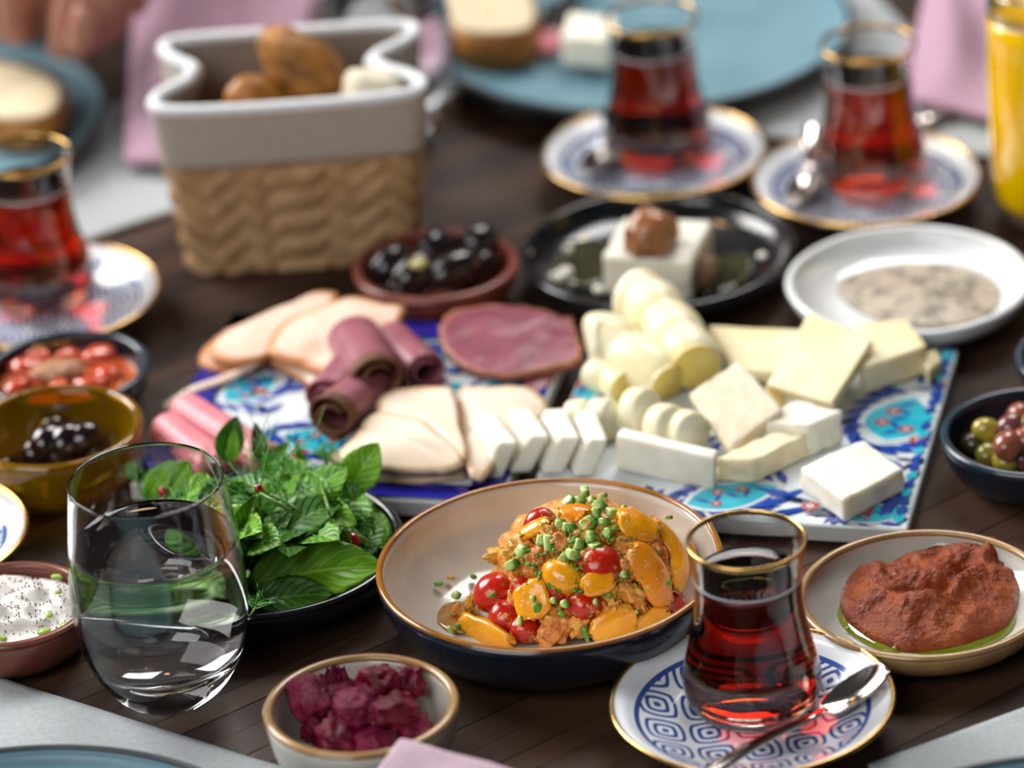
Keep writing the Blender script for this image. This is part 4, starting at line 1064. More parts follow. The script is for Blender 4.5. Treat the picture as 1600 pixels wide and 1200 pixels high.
while nfill < 110:
    a = rh.uniform(0, 2*PI); q = HR*.88*math.sqrt(rh.random()); p = HP[0]+Vector((q*math.cos(a), q*math.sin(a), 0))
    p.z = .010+.028*max(0, 1-(q/HR/.95)**2)
    L = rh.uniform(.016, .030); a2 = rh.uniform(0, 2*PI); t_ = p+Vector((math.cos(a2)*L, math.sin(a2)*L, rh.uniform(-.004, .010)))
    if (Vector((t_.x, t_.y, 0))-HP[0]).length > HR*.93: continue
    q_ = proj(p)
    if q_[1] > 850 and q_[0] > 380: continue
    tag(leaf('mint_leaf', p, t_, L*rh.uniform(.28, .38), (rh.uniform(-.5, .5), rh.uniform(-.9, .1), 1), M_mint[rh.choice((0, 0, 1, 1, 2))], seed=nfill, nu=10, nv=8, curl=rh.uniform(.05, .4)),
        'green mint leaf in the heap on the black plate', 'leaf', 'mint leaves of the heap'); nfill += 1
def dill(base, tip, label, seed):
    r2 = random.Random(seed); base, tip = Vector(base), Vector(tip); ax = tip-base; L = ax.length; d = ax.normalized()
    t = thing('dill_sprig', label, 'herb', base, group='dill sprigs')
    s = d.cross(Vector((0, 0, 1))).normalized(); u_ = s.cross(d)
    pts = [base+ax*(k/6)+u_*(.003*math.sin(k/6*PI)) for k in range(7)]
    V, F = tube(pts, [.0007-.0004*k/6 for k in range(7)], 5); world('stem', V, F, M_stem, t)
    V = []; F = []
    for k in range(26):
        f = .15+.85*k/25; o = base+ax*f+u_*(.003*math.sin(f*PI)); a = r2.uniform(0, 2*PI); n_ = s*math.cos(a)+u_*math.sin(a)
        l = L*.38*(1.15-f)*r2.uniform(.7, 1.2); e = o+(d*.75+n_)*l
        v, f_ = tube([o, o.lerp(e, .5)+n_*l*.08, e], [.00032, .00028, .00012], 4); q = len(V); V += v; F += [tuple(q+i for i in ff) for ff in f_]
        for j in range(3):
            o2 = o.lerp(e, .3+.25*j); e2 = o2+((e-o).normalized()+Vector((r2.uniform(-1, 1), r2.uniform(-1, 1), r2.uniform(-1, 1)))*.8)*l*.4
            v, f_ = tube([o2, e2], [.00026, .00010], 3); q = len(V); V += v; F += [tuple(q+i for i in ff) for ff in f_]
    fr = world('fronds', V, F, M_dill, t); fr['kind'] = 'stuff'
    return t
for k, (b, t_) in enumerate((((392, 742), (470, 775)), ((395, 800), (430, 748)), ((300, 790), (340, 760)), ((220, 770), (200, 730)), ((520, 760), (500, 705)), ((505, 750), (522, 700)), ((392, 962), (425, 938)), ((470, 800), (395, 770)), ((250, 800), (215, 775)), ((585, 835), (560, 800)), ((330, 745), (325, 705)), ((430, 870), (380, 850)), ((300, 830), (260, 800)), ((460, 850), (500, 868)))):
    dill(hp(*b, .004), hp(*t_, .008), 'feathery dill sprig among the mint leaves', 300+k)
for k, (pts, lab) in enumerate(((((395, 765), (420, 778), (455, 800)), 'yellow green stem across the middle of the herbs'), (((495, 745), (512, 790), (520, 835)), 'curved green stem above the pomegranate seeds'), (((500, 860), (515, 835), (560, 838), (580, 850)), 'forked green stem beside the right pomegranate seed'), (((520, 845), (518, 862)), 'short green stem between the pomegranate seeds'))):
    P_ = catmull([hp(x, y, .014) for x, y in pts], 5, False); V, F = tube(P_, .0008, 7); tag(world('loose_sprig', V, F, M_stem), lab, 'herb', hg)
for k, (px, py, rx, lab) in enumerate(((458, 722, .0036, 'pomegranate seed at the top of the herbs between two slender leaves'), (495, 828, .0034, 'pomegranate seed left of the two lower seeds'), (503, 840, .0030, 'small pomegranate seed touching the left lower seed'), (552, 847, .0040, 'pomegranate seed at the right front of the herbs'), (256, 770, .0026, 'pale pomegranate seed seen through the water glass'), (405, 765, .0026, 'dull pomegranate seed behind the puckered leaf'))):
    V, F = blob(hp(px, py, .016), (rx*.8, rx*.8, rx*1.1), (.5, .3, k), .12, 1.4, k, 3); tag(world('pomegranate_seed', V, F, M_pom), lab, 'fruit', 'pomegranate seeds')

# ------------------------------------------------------------------ yogurt
M_yog = pm('yogurt', '#eceae6', '#dfdcd8', 60, .32, sss=.35, sssr=(.004, .003, .002), bump=.3, bscale=200)
M_sumac = pm('sumac_flake', '#4a1414', '#6a2020', 200, .6)
def bowl_fill(name, label, cat, B, R_frac, z0, amp, f1, mat, seed, peak=0, parent=None, n=44, rings=24):
    R = B[1]*R_frac; V = [Vector((B[0].x, B[0].y, z0+peak))]; F = []
    for k in range(1, rings+1):
        for i in range(n):
            a = 2*PI*i/n; r = R*k/rings; p = Vector((B[0].x+r*math.cos(a), B[0].y+r*math.sin(a), 0)); e = 1-(k/rings)**3
            p.z = z0+peak*(1-(k/rings)**2)+amp*e*(nz(p, f1, seed)+.6*nz(p, f1*2.4, seed+3)); p.z = max(p.z, z0-.004) if k < rings else z0-.0015; V.append(p)
    for i in range(n): F.append((0, 1+i, 1+(i+1) % n))
    for k in range(rings-1):
        for i in range(n):
            j = (i+1) % n; F.append((1+k*n+i, 1+(k+1)*n+i, 1+(k+1)*n+j, 1+k*n+j))
    o = len(V); V.append(Vector((B[0].x, B[0].y, B[2](0)+.001)))
    for i in range(n): F.append((1+(rings-1)*n+(i+1) % n, 1+(rings-1)*n+i, o))
    return tag(world(name, V, F, mat, parent), label, cat)
def zsurf(o):
    me = o.data; pts = [o.location+v.co for v in me.vertices]
    from mathutils.kdtree import KDTree
    kd = KDTree(len(pts))
    for i, p in enumerate(pts): kd.insert((p.x, p.y, 0), i)
    kd.balance()
    def f(p):
        return max(pts[i].z for _, i, _ in kd.find_n((p.x, p.y, 0), 3))
    return f
yo = bowl_fill('yogurt', 'white lumpy yogurt dip sprinkled with sumac in the rose brown bowl', 'dip', YB, .92, .018, .0085, 60, M_yog, 4, .007)
zy = zsurf(yo)
crumbs('sumac_flakes', 'dark red sumac flakes scattered on the yogurt', 'spice', Vector((YB[0].x+.006, YB[0].y+.003, 0)), YB[1]*.75, 420, .00030, [M_sumac], lambda p: zy(p)+.0002, 8)
for k, (px, py, s) in enumerate(((90, 905, .0028), (92, 936, .0022), (102, 975, .0034), (68, 985, .0030), (58, 1002, .0026), (78, 968, .0022), (4, 1000, .0022))):
    p = at(px, py, .021); p.z = zy(p)+.001; V, F = blob(p, (s, s*.7, s*.35), (0, .2, k), .2, 1.5, k, 2)
    tag(world('green_bit', V, F, pm('yogurt_green', '#8fae32', '#a6bd52', 200, .35)), 'light green pickle bit on the yogurt', 'vegetable', 'green bits on the yogurt')

# ------------------------------------------------------------------ olives
M_blk = pm('black_olive', '#1a1214', '#2c2024', 60, .18, coat=.5, bump=.2, bscale=400)
M_dk = pm('dark_purple_olive', '#1c0f12', '#2e181c', 70, .15, coat=.6)
def olive(px, py, lev, L, W, rot, mat, label, group, seed, B, pit=False):
    z = .01
    for _ in range(8):
        c = at(px, py, z); r = (Vector((c.x, c.y, 0))-B[0]).length; z = .5*z+.5*(B[2](min(r, B[1]*.9))+W*(1.02+1.25*lev))
    V, F = blob(c, (L, W, W), rot, .06, 1.2, seed, 3)
    if pit:
        E_ = Euler(rot).to_matrix(); d = E_ @ Vector((1, 0, 0)); tp_ = c+d*L
        V = [v-d*(.0016*math.exp(-((v-tp_).length/.0016)**2)) for v in V]
    V = [Vector((v.x, v.y, max(v.z, B[2](min((Vector((v.x, v.y, 0))-B[0]).length, B[1]*.97))+.0004))) for v in V]
    return tag(world('olive', V, F, mat), label, 'olive', group)
for k, (px, py, z, L, W, rz, lab) in enumerate(((612, 412, .024, .0135, .0098, .9, 'black olive at the left of the terracotta bowl'), (650, 425, .024, .0145, .0095, .7, 'black olive with a yellow gleam in the middle of the terracotta bowl'),
        (678, 388, .026, .0130, .0090, 1.1, 'grey sheened olive at the back of the terracotta bowl'), (712, 420, .026, .0165, .0092, .55, 'longest black olive at the front right of the terracotta bowl'),
        (748, 378, .024, .0110, .0090, .6, 'black olive at the back right of the terracotta bowl'), (640, 445, .019, .0125, .0090, .6, 'black olive low at the front of the terracotta bowl'), (745, 420, .020, .0130, .0085, .5, 'black olive against the right rim of the terracotta bowl'))):
    olive(px, py, 0 if z < .022 else .45, L, W, (.1, -.15, rz), M_blk, lab, 'olives in the terracotta bowl', k, OB)
V, F = blob(at(655, 412, .030), (.0060, .0040, .0022), (.2, .1, .8), .2, 1.5, 3, 2); tag(world('lemon_piece', V, F, pm('lemon_flesh', '#c9bf86', '#b5a968', 120, .3)), 'pale yellow lemon piece on the black olives', 'fruit')
for k, (px, py, z, L, W, rz) in enumerate(((75, 690, .022, .0100, .0078, .9), (105, 688, .022, .0105, .0080, 1.1), (130, 686, .022, .0095, .0078, .3), (58, 708, .016, .0090, .0072, .2), (98, 708, .016, .0092, .0074, .5), (150, 700, .016, .0085, .0072, .8), (82, 672, .018, .0085, .0070, .1))):
    olive(px, py, 0 if z < .02 else .5, L, W, (.2, -.3, rz), M_dk, 'glossy dark olive in oil in the amber bowl', 'olives in the amber bowl', 10+k, AB)
bowl_fill('olive_oil', 'shallow golden oil around the olives in the amber bowl', 'oil', AB, .72, .010, 0, 40, glass_mat('olive_oil', '#d9b93a', 0, 1.46), 2, n=64, rings=6)
OC = {'g': ('#6f6a1e', '#8a8430'), 'y': ('#9a8a26', '#b3a03a'), 'p': ('#6a3a3c', '#7e4a44'), 'k': ('#37361c', '#4a4624'), 'r': ('#8a4a3c', '#a0604a')}
for kk, cc in OC.items(): pm('table_olive_'+kk, cc[0], cc[1], 60, .2, coat=.5, sss=.1)
for k, (px, py, z, r, cl, pit, lab) in enumerate(((1541, 672, .022, .0058, 'y', 0, 'round yellow green olive at the back left of the navy bowl'), (1582, 668, .024, .0068, 'p', 0, 'purple olive behind the pitted olive'), (1594, 650, .026, .0064, 'r', 0, 'reddish olive at the very back of the navy bowl'),
        (1519, 694, .019, .0054, 'k', 0, 'dark olive at the left end of the olive pile'), (1543, 696, .020, .0052, 'y', 0, 'pale olive between the dark olive and the pitted olive'), (1575, 697, .023, .0068, 'r', 1, 'olive with its pit hole facing the viewer'),
        (1543, 712, .016, .0056, 'g', 0, 'green olive low at the front left of the pile'), (1570, 721, .016, .0060, 'y', 0, 'brownish yellow olive at the front of the pile'), (1597, 718, .018, .0056, 'p', 0, 'pink purple olive at the right of the pile'), (1605, 690, .024, .0066, 'r', 0, 'reddish olive cut off by the right edge'),
        (1610, 668, .024, .0066, 'g', 0, 'green olive cut off by the right edge'))):
    olive(px, py, 0 if z < .0205 else .9, r*1.15, r, (.4, .2, -1.9 if pit else k*.7), MATS['table_olive_'+cl], lab, 'olives in the navy bowl', 20+k, GB, pit)

# ------------------------------------------------------------------ stewed tomatoes
M_stew = pm('tomato_stew', '#b0401c', '#c4602a', 60, .12, coat=.6, bump=.4, bscale=150)
bowl_fill('tomato_sauce', 'orange red sauce filling the navy bowl on the left', 'sauce', JB, .90, .0145, .0012, 70, M_stew, 3, n=56)
M_stt = pm('stewed_tomato', '#c23a22', '#d66a48', 70, .12, coat=.8, sss=.2, sssr=(.004, .001, .001))
for k, (px, py, a, b) in enumerate(((40, 575, 60, 44), (155, 555, 66, 48), (170, 585, 56, 48), (140, 600, 60, 40), (25, 605, 56, 40), (90, 610, 60, 40), (60, 560, 46, 36), (110, 560, 50, 36))):
    s = mpp(px, py, .022); V, F = blob(at(px, py, .0155), (a*s/2, b*s/2, b*s/3.2), (.1*k, .1, k), .2, 1.6, 90+k, 3); tag(world('stewed_tomato', V, F, M_stt), 'glossy stewed tomato piece in the navy bowl', 'tomato', 'stewed tomato pieces')
V, F = blob(at(88, 578, .0190), (.013, .009, .003), (0, 0, .3), .3, 2.2, 3, 3); tag(world('spice_heap', V, F, pm('pale_spice', '#b98a6a', '#8f5a3c', 300, .6, bump=.6, bscale=500)), 'pale spice heap in the middle of the stewed tomatoes', 'spice')

# ------------------------------------------------------------------ white plate spread
t = NT('speckled_tahini'); t.set(Roughness=.35)
v = t.coord('Object'); n1 = t.noise(v, 130, 5, .7); n2 = t.noise(v, 480, 3)
t.l(t.mix(t.math('MULTIPLY', t.math('GREATER_THAN', t.math('ADD', n1, t.math('MULTIPLY', n2, .35)), .72), .75), '#b3a592', '#4a443e'), t.b.inputs['Base Color']); t.bump(n1, .4, .001)
tag(patch('sesame_spread', [(x, y, WP[2](0)+.002) for x, y in ((1308, 450), (1330, 428), (1390, 412), (1460, 410), (1530, 418), (1568, 440), (1572, 468), (1540, 494), (1480, 507), (1400, 504), (1345, 485), (1316, 462))], .002, t.m, .002, 12, 5, .0006, 90, 2), 'speckled beige sesame spread on the white plate', 'spread')

# ------------------------------------------------------------------ black plate: white cheese with topping, oil
zk = KP[2](0)+.0005
prism_o = prism('white_cheese_block', [(940, 400, zk+.022), (975, 340, zk+.024), (1112, 345, zk+.023), (1078, 412, zk+.021)], (0, 0, -.021), M_feta, seed=50, amp=.0010, bev=.002, cuts=7)
tag(prism_o, 'white cheese block with caramel topping on the black plate', 'cheese')
V, F = blob(at(1017, 372, zk+.027), (.0140, .0130, .0150), (0, .1, .3), .18, 1.5, 7, 4)
V = [Vector((v.x, v.y, max(v.z, zk+.0222))) for v in V]
tag(world('caramel_topping', V, F, pm('caramel_paste', '#8a5634', '#a87048', 60, .25, coat=.4, sss=.15, bump=.3, bscale=200)), 'brown caramel dollop on the white cheese block', 'spread')
V, F = blob(at(1100, 425, zk+.008), (.008, .010, .010), (0, 0, .3), .3, 2, 8, 3); tag(world('walnut_piece', V, F, pm('walnut', '#8f7350', '#5e4630', 120, .5, bump=.6, bscale=250)), 'brown walnut crumb against the right side of the cheese block', 'nut')
M_oilk = pm('pale_oil', '#5a5a34', '#77744a', 120, .05, coat=1, trans=.7)
pool('oil_pool', 'greenish oil pool left of the cheese on the black plate', [(862, 420), (885, 385), (930, 372), (950, 400), (942, 440), (905, 446)], zk+.0012, .0010, M_oilk)
pool('oil_pool', 'greenish oil pool right of the cheese on the black plate', [(1095, 455), (1110, 415), (1145, 392), (1175, 405), (1165, 435), (1130, 455)], zk+.0012, .0010, M_oilk)
for k, (px, py, r) in enumerate(((826, 394, .002), (888, 388, .0025), (1191, 399, .0026), (872, 432, .004), (884, 424, .004), (935, 452, .003))):
    V, F = blob(at(px, py, zk+.0025 if 850 < px < 1180 else .016), (r, r, r*.6), sub=2, amp=.05); tag(world('cheese_crumb', V, F, M_feta), 'white cheese crumb in the oil of the black plate', 'cheese', 'cheese crumbs on the black plate')

# ------------------------------------------------------------------ bread basket
def fabric(name, c1, c2, sc, b): return linen(name, c1, c2, sc, b)
M_cuff = fabric('taupe_fabric', '#c4b9ae', '#b2a79c', 500, .5)
M_weave = pm('woven_fibre', '#c09c74', '#a07c56', 70, .6, bump=.3, bscale=500)
M_trim = fabric('white_trim', '#eef0f4', '#e2e5ea', 700, .3)
M_lining = fabric('lining_fabric', '#8f857c', '#7d746c', 500, .4)
b0 = at(296, 436, 0); b1 = at(652, 408, 0); bh = .0925
bc = (b0+b1)/2+Vector((0, .042, 0)); hw = (b1-b0).length/2
basket = thing('bread_basket', 'fabric and woven bread basket with white trimmed folded cuff', 'basket', (bc.x, bc.y, .0004))
def bsk(s, z, inset=0.0):
    """point on the basket wall: s in [0,1) around, z in [0,1] up; side walls pinch inward near the top"""
    k = z; wx = hw*(1+.135*k)*(1+.03*k*(1 if math.sin(2*PI*s) < 0 else -.3))-inset; wy = .040*(1+.10*k)-inset
    # rounded rectangle by superellipse parameter
    a = 2*PI*s; ca, sa = math.cos(a), math.sin(a); e = .22
    x = wx*math.copysign(abs(ca)**e, ca); y = wy*math.copysign(abs(sa)**e, sa)
    pinch = max(0, (k-.45)/.55)**1.3
    x -= math.copysign(1, x)*pinch*.021*math.exp(-(y/(.020))**2)*(1 if abs(x) > wx*.7 else 0)*(1.15 if x > 0 else .95)
    y += -.004*pinch*math.cos(x/hw*1.4) if y < 0 else 0
    return Vector((x, y, bh*z))
NS = 240
SS = []                                   # even spacing around the loop
pl = [bsk(i/2000, .5) for i in range(2001)]; acc = [0]
for a_, b_ in zip(pl, pl[1:]): acc.append(acc[-1]+(b_-a_).length)
j_ = 0
for i in range(NS):
    tt = acc[-1]*i/NS
    while acc[j_+1] < tt: j_ += 1
    SS.append((j_+(tt-acc[j_])/(acc[j_+1]-acc[j_]+1e-9))/2000)
def wall(name, z0, z1, nzr, outer, mat, relief=None, thick=.0022):
    V = []; F = []
    for side in (0, 1):
        for r in range(nzr+1):
            z = z0+(z1-z0)*r/nzr
            for i in range(NS):
                ins = -outer+(thick if side else 0)
                if relief and not side: ins -= relief(i, r, nzr)
                V.append(bsk(SS[i], z, ins))
    st = (nzr+1)*NS
    for r in range(nzr):
        for i in range(NS):
            j = (i+1) % NS; F.append((r*NS+i, r*NS+j, (r+1)*NS+j, (r+1)*NS+i)); F.append((st+r*NS+j, st+r*NS+i, st+(r+1)*NS+i, st+(r+1)*NS+j))
    for r in (0, nzr):
        for i in range(NS):
            j = (i+1) % NS; a_ = r*NS; F.append((a_+j, a_+i, st+a_+i, st+a_+j) if r == 0 else (a_+i, a_+j, st+a_+j, st+a_+i))
    return local(name, V, F, mat, basket)
def weave(i, r, n):
    # herringbone of broad strips
    u = i/NS*22; v = r/n*5
    col = int(math.floor(u)); d = 1 if col % 2 else -1
    return .0030*abs(math.sin(PI*(v+d*(u-col)*1.0)))**.6*(.4+.6*math.sin(PI*(u-col))**.4)
wall('woven_wall', 0, .70, 44, 0, M_weave, weave)
cuff = wall('cuff', .66, 1.0, 12, .0035, M_cuff)
wall('lining', .02, .99, 20, -.0024, M_lining, thick=.0012)
V = [bsk(s, .01) for s in SS]; c_ = Vector((0, 0, .001)); local('base', V+[c_], [(i, (i+1) % NS, NS) for i in range(NS)], M_weave, basket)
pts = [bsk(s, 1.0, -.0012) for s in SS]; V = []; F = []; nn_ = 8
for k, p in enumerate(pts):
    tt = (pts[(k+1) % NS]-pts[k-1]).normalized(); s_ = tt.cross(Vector((0, 0, 1))).normalized()
    V += [p+s_*(.0036*math.cos(2*PI*q/nn_))+Vector((0, 0, .0030*math.sin(2*PI*q/nn_))) for q in range(nn_)]
for k in range(NS):
    for q in range(nn_):
        a_, b_ = k*nn_, ((k+1) % NS)*nn_; F.append((a_+q, a_+(q+1) % nn_, b_+(q+1) % nn_, b_+q))
local('rim_trim', V, F, M_trim, cuff)
M_crust = pm('bread_crust', '#8a5218', '#b87a30', 60, .4, bump=.6, bscale=200)
M_crumb = pm('bread_crumb', '#e2d3b6', '#d6c39e', 150, .7, bump=.5, bscale=300)
M_crumb2 = pm('white_bread', '#eae2cc', '#ddd2b8', 150, .7, bump=.4, bscale=300)
def up_c(px, py, back, z):     # a point above the table inside the basket
    q = at(px, py, z); return q
V, F = blob(up_c(480, 112, 0, .092), (.0300, .0160, .0155), (.2, .80, -.2), .14, 1.6, 3, 4)
tag(world('seeded_roll', V, F, pm('seeded_crust', '#6e4216', '#b87c36', 90, .5, bump=.9, bscale=260)), 'brown seeded bread roll sticking out of the basket', 'bread', 'breads in the basket')
V, F = blob(up_c(400, 152, 0, .086), (.0150, .0120, .0110), (0, .2, .2), .16, 1.5, 5, 3); tag(world('bread_roll', V, F, M_crust), 'small orange brown roll low at the left in the basket', 'bread', 'breads in the basket')
V, F = blob(up_c(580, 142, 0, .090), (.0150, .0110, .0110), (.1, .2, .2), .14, 1.5, 6, 3, None, None, .7); tag(world('white_bread_piece', V, F, M_crumb2), 'white bread piece at the right in the basket', 'bread', 'breads in the basket')
V, F = blob((bc.x-.004, bc.y, .052), (.050, .030, .030), (0, 0, 0), .2, 1.5, 9, 3); tag(world('bread_loaf', V, F, M_crust), 'brown bread lying deep in the basket under the rolls', 'bread', 'breads in the basket')

# ------------------------------------------------------------------ far plates: bread, cheese, ham, knife
def bread_slice(label, pts, z, thick, group='bread slices'):
    q = at(*pts[0], z); t = thing('bread_slice', label, 'bread', (q.x, q.y, z-thick), group=group)
    P_ = [(x, y, z) for x, y in pts]
    patch('crust', P_, thick, M_crust, 0, 3, 4, .0004, 60, 1, t)
    c = (sum(p[0] for p in pts)/len(pts), sum(p[1] for p in pts)/len(pts))
    patch('crumb', [(c[0]+(x-c[0])*.92, c[1]+(y-c[1])*.90, z+.0012) for x, y in pts], .0012, M_crumb, .001, 8, 4, .0006, 120, 2, t); return t
bread_slice('bread slice with brown crust on the far blue plate', [(697, -20), (800, -35), (838, 0), (834, 44), (770, 56), (705, 40)], .034, .020)
bread_slice('toasted bread slice on the far left plate', [(-60, 95), (40, 98), (100, 130), (88, 178), (20, 190), (-60, 170)], .032, .018)
tag(prism('white_cheese_cube', [(876, 55, .036), (890, 18, .036), (955, 25, .036), (950, 62, .036)], (0, 0, -.018), M_feta, seed=61, bev=.002), 'white cheese cube on the far blue plate by the tea glass', 'cheese')
tag(patch('ham_piece', [(835, 70, .020), (845, 50, .021), (868, 45, .022), (876, 62, .021), (860, 78, .019)], .003, M_salami, .003, 6, 4, .001, 80, 3), 'small pink ham piece beside the white cheese cube', 'meat')
def knife(label, A, B, bl_, seed=0):
    A, B = at(*A), at(*B); ax = (B-A).normalized(); L = (B-A).length; s = ax.cross(Vector((0, 0, 1))).normalized()
    t = thing('table_knife', label, 'knife', A, group='table knives')
    def f(u, v): 
        w_ = .0085*(1-max(0, (u-.75)/.25)**2*.85); return A+ax*(L*(.48+.52*u))+s*((v-.4)*2*w_)
    sheet('blade', f, 14, 4, .0012, M_steel, t)
    V, F = tube([A, A+ax*(L*.1), A+ax*(L*.4), A+ax*(L*.49)], [.0048, .0058, .0046, .0038], 12, .55); world('handle', V, F, M_steel if bl_ else pm('dark_handle', '#1b1a1c', rough=.35), t)
knife('dark handled table knife on the far blue plate', (905, -40, .021), (862, 52, .0185), 0)
knife('steel knife end beside the right tea saucer', (1436, 195, .0075), (1560, 130, .0075), 1)

# ------------------------------------------------------------------ person reaching in from the far left
M_skin = pm('skin', '#b5806c', '#a8705e', 40, .45, sss=.25, sssr=(.01, .004, .002))
M_nail = pm('dark_nail_polish', '#2a1020', rough=.15, coat=.6)
M_shirt = linen('dark_shirt', '#17181c', '#202127', 400, .3)
verts = []; edges = []; rad = []
def add(p, r, par=None):
    verts.append(Vector(p)); rad.append(r); i = len(verts)-1
    if par is not None: edges.append((par, i))
    return i
sh = Vector((-.46, .92, 0))
pel = add(sh+Vector((0, .02, -.34)), .13)
che = add(sh+Vector((0, .0, .02)), .14, pel); chu = add(sh+Vector((0, 0, .22)), .12, che); nk = add(sh+Vector((0, -.01, .33)), .05, chu)
hd = add(sh+Vector((.01, -.04, .43)), .075, nk); add(sh+Vector((.015, -.055, .52)), .08, hd)
tips = []
def arm(sidev, elbow, wrist, knuck, fingers, thumb):
    s_ = add(sh+Vector(sidev), .055, chu); e_ = add(elbow, .042, s_); m_ = add((Vector(elbow)+Vector(wrist))/2, .036, e_)
    w_ = add(wrist, .026, m_); k_ = add(knuck, .030, w_)
    pm_ = add(Vector(wrist).lerp(Vector(knuck), .5), .030) ; edges.remove((w_, k_)); edges.append((w_, pm_)); edges.append((pm_, k_))
    for ch_ in fingers:
        q = k_
        for j, p in enumerate(ch_):
            q = add(p, .0098-.0008*j, q)
        tips.append((Vector(ch_[-1]), (Vector(ch_[-1])-Vector(ch_[-2])).normalized()))
    q = pm_
    for j, p in enumerate(thumb): q = add(p, .0108-.001*j, q)
    tips.append((Vector(thumb[-1]), (Vector(thumb[-1])-Vector(thumb[-2])).normalized()))
def A3(px, py, z): return at(px, py, z)
arm((.17, -.03, .22), (-.20, .74, .12), A3(185, -90, .095), A3(160, -25, .085),
    [[A3(112, -5, .080), A3(102, 45, .064), A3(94, 84, .045)], [A3(138, 8, .082), A3(130, 52, .068), A3(122, 80, .050)], [A3(160, 12, .078), A3(156, 48, .062), A3(150, 62, .045)], [A3(180, 5, .072), A3(178, 36, .058), A3(172, 44, .046)]],
    [A3(120, -35, .070), A3(84, 20, .060), A3(78, 62, .048)])
arm((-.17, -.03, .22), (-.52, .70, .10), A3(-45, -110, .095), A3(-15, -45, .085),
    [[A3(38, -25, .080), A3(44, 20, .066), A3(40, 56, .050)], [A3(14, -22, .084), A3(22, 25, .070), A3(26, 62, .052)], [A3(-10, -20, .080), A3(-4, 22, .066), A3(0, 55, .050)], [A3(-35, -20, .074), A3(-32, 14, .060), A3(-28, 36, .048)]],
    [A3(20, -60, .070), A3(52, -22, .060), A3(56, 14, .050)])
me = bpy.data.meshes.new('person'); me.from_pydata([tuple(v) for v in verts], edges, []); me.materials.append(M_skin)
person = bpy.data.objects.new('person', me); C.objects.link(person)
tag(person, 'person in dark clothes reaching both hands over the far left plate', 'person')
sk = person.modifiers.new('skin', 'SKIN'); sv = me.skin_vertices[0].data
for i, r in enumerate(rad): sv[i].radius = (r, r)
sv[0].use_root = True; sk.use_smooth_shade = True
ss_ = person.modifiers.new('sub', 'SUBSURF'); ss_.levels = 2; ss_.render_levels = 2
for k, (p, d) in enumerate(tips):
    V, F = blob(p+d*.004+Vector((0, -.004, .006)), (.0050, .0062, .0018), (-.7, 0, 0), 0, 1, 0, 2)
    local('fingernail', V, F, M_nail, person)
def sleeve(pts, rr, name):
    V, F = tube(catmull([Vector(p) for p in pts], 6, False), rr, 20)
    o = local(name, V, F[:-2], M_shirt, person)
sleeve([sh+Vector((.10, -.02, .23)), sh+Vector((.17, -.03, .21)), (-.245, .80, .16), (-.20, .735, .12), (-.205, .68, .115)], .060, 'sleeve')
sleeve([sh+Vector((-.10, -.02, .23)), sh+Vector((-.17, -.03, .21)), (-.58, .78, .15), (-.53, .70, .10), (-.48, .66, .10)], .060, 'sleeve')
V, F = tube([sh+Vector((0, .02, -.40)), sh+Vector((0, .02, -.2)), sh+Vector((0, 0, .02)), sh+Vector((0, 0, .2)), sh+Vector((0, -.005, .30))], [.17, .17, .175, .16, .065], 32, .75, up=Vector((0, 1, 0)))
local('shirt', V, F[:-2], M_shirt, person)
V, F = blob(sh+Vector((.0, -.01, .50)), (.098, .105, .115), (0, 0, 0), .05, 2, 3, 3, -.35); local('hair', V, F, pm('dark_hair', '#1a1210', rough=.5), person)
V, F = blob(A3(66, 32, .030), (.008, .008, .007), (0, 0, 0), .2, 1.5, 4, 2, None, None, .5); tag(world('white_cheese_cube', V, F, M_feta), 'white cheese bit between the reaching hands', 'cheese')

# ------------------------------------------------------------------ labels that single out look-alikes by what they lie beside
ANCH = [(760, 926, 'left front tomato half'), (814, 992, 'tomato half at the plate front edge'), (838, 810, 'high left tomato half'), (914, 944, 'lower middle tomato half'), (942, 882, 'large central tomato'),
        (878, 900, 'smooth yellow tomato half'), (754, 988, 'front left yellow wedge'), (832, 940, 'broad yellow pepper piece'), (1014, 900, 'long orange pepper strip'), (1055, 887, 'curved yellow pepper strip'), (1000, 829, 'upper right yellow pepper chunk'), (955, 978, 'low front yellow pepper piece'), (782, 967, 'tomato half above the yellow wedge')]
HANCH = [(490, 892, 'large front mint leaf'), (568, 728, 'upright bright leaf'), (360, 688, 'dark upright leaf'), (459, 795, 'puckered leaf'), (552, 847, 'right pomegranate seed'), (495, 828, 'left pomegranate seed'), (458, 722, 'top pomegranate seed'), (388, 815, 'veined leaf behind the glass'), (280, 750, 'broad leaf inside the glass rim'), (590, 790, 'jagged leaf at the right rim'), (405, 700, 'brownish upright leaf')]
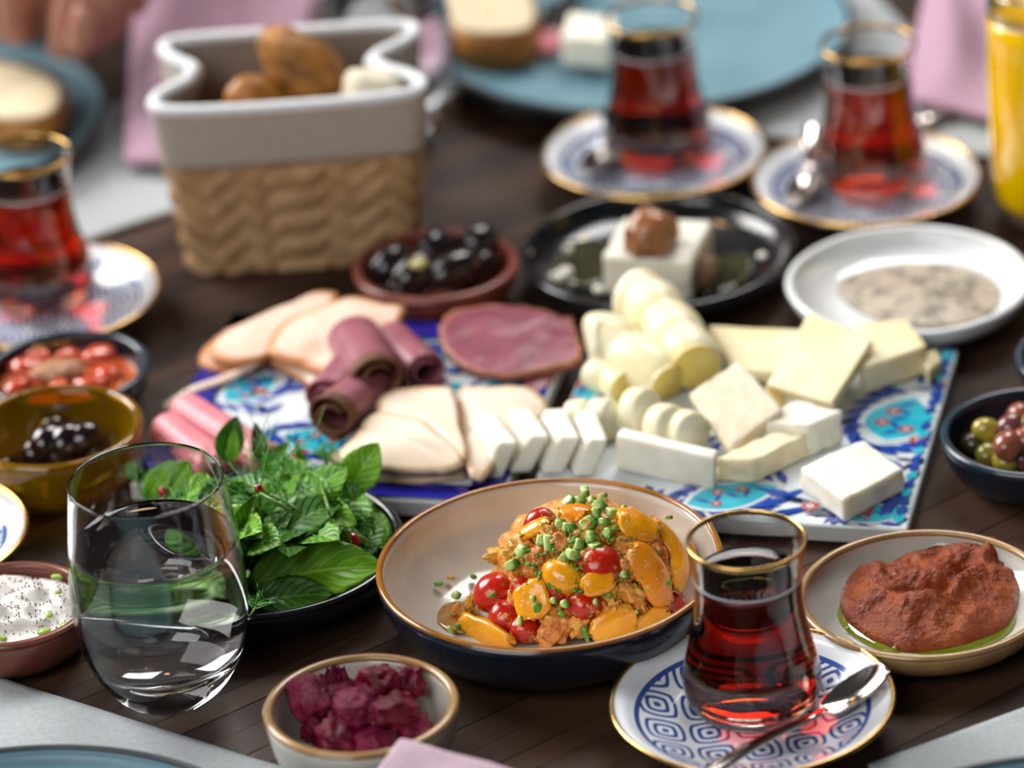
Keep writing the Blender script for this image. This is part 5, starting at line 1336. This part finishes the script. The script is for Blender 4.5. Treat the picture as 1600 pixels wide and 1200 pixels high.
def relabel(group, kinds, anch, cat=None):
    used = set()
    for o in [q for q in scene.objects if q.parent is None and q.get('group') == group and q.name.split('.')[0] in kinds]:
        me = o if o.type == 'MESH' else o.children[0]
        cc = sum((v.co for v in me.data.vertices), Vector())/len(me.data.vertices)+o.location
        x, y = proj(cc); cand = sorted(anch, key=lambda a: (a[0]-x)**2+(a[1]-y)**2); first = None; done = False
        for a in cand[:9]:
            dx, dy = x-a[0], y-a[1]
            w_ = ('left of' if dx < 0 else 'right of') if abs(dx) > 2*abs(dy) else ('above' if dy < 0 else 'below') if abs(dy) > 2*abs(dx) else (('above' if dy < 0 else 'below')+' and '+('left of' if dx < 0 else 'right of'))
            lb = kinds[o.name.split('.')[0]](o)+' '+w_+' the '+a[2]
            if lb not in used: used.add(lb); o['label'] = lb; break
relabel(sg, {'sauced_lump': lambda o: o['label'].split(' sauced')[0]+' sauced lump'}, ANCH)
relabel('cucumber cubes on the salad', {'cucumber_cube': lambda o: 'diced cucumber cube'}, ANCH)
relabel('green bits on the salad', {'herb_bit': lambda o: 'chopped scallion bit'}, ANCH)
relabel('mint leaves of the heap', {'mint_leaf': lambda o: ('large ' if max(o.dimensions) > .023 else 'small ')+('bright' if 'bright' in o.data.materials[0].name else 'dark' if 'dark' in o.data.materials[0].name else 'green')+' mint leaf'}, HANCH)
relabel('dill sprigs', {'dill_sprig': lambda o: 'feathery dill sprig'}, HANCH)
relabel('olives in the amber bowl', {'olive': lambda o: 'glossy dark olive'}, [(105, 640, 'back wall of the amber bowl'), (105, 720, 'front rim of the amber bowl'), (40, 690, 'left side of the amber bowl'), (170, 690, 'right side of the amber bowl')])
relabel('stewed tomato pieces', {'stewed_tomato': lambda o: 'stewed tomato piece'}, [(88, 578, 'pale spice heap')])
relabel('cheese crumbs on the black plate', {'cheese_crumb': lambda o: 'white cheese crumb'}, [(1025, 400, 'topped white cheese block'), (905, 410, 'left oil pool')])
relabel('green bits on the yogurt', {'green_bit': lambda o: 'light green pickle bit on the yogurt'}, [(102, 975, 'largest pickle bit'), (60, 940, 'yogurt middle')])
relabel('oil drops beside the paste', {'oil_drop': lambda o: 'tiny green oil drop'}, [(1452, 938, 'middle of the pepper paste'), (1318, 960, 'left end of the pepper paste')])
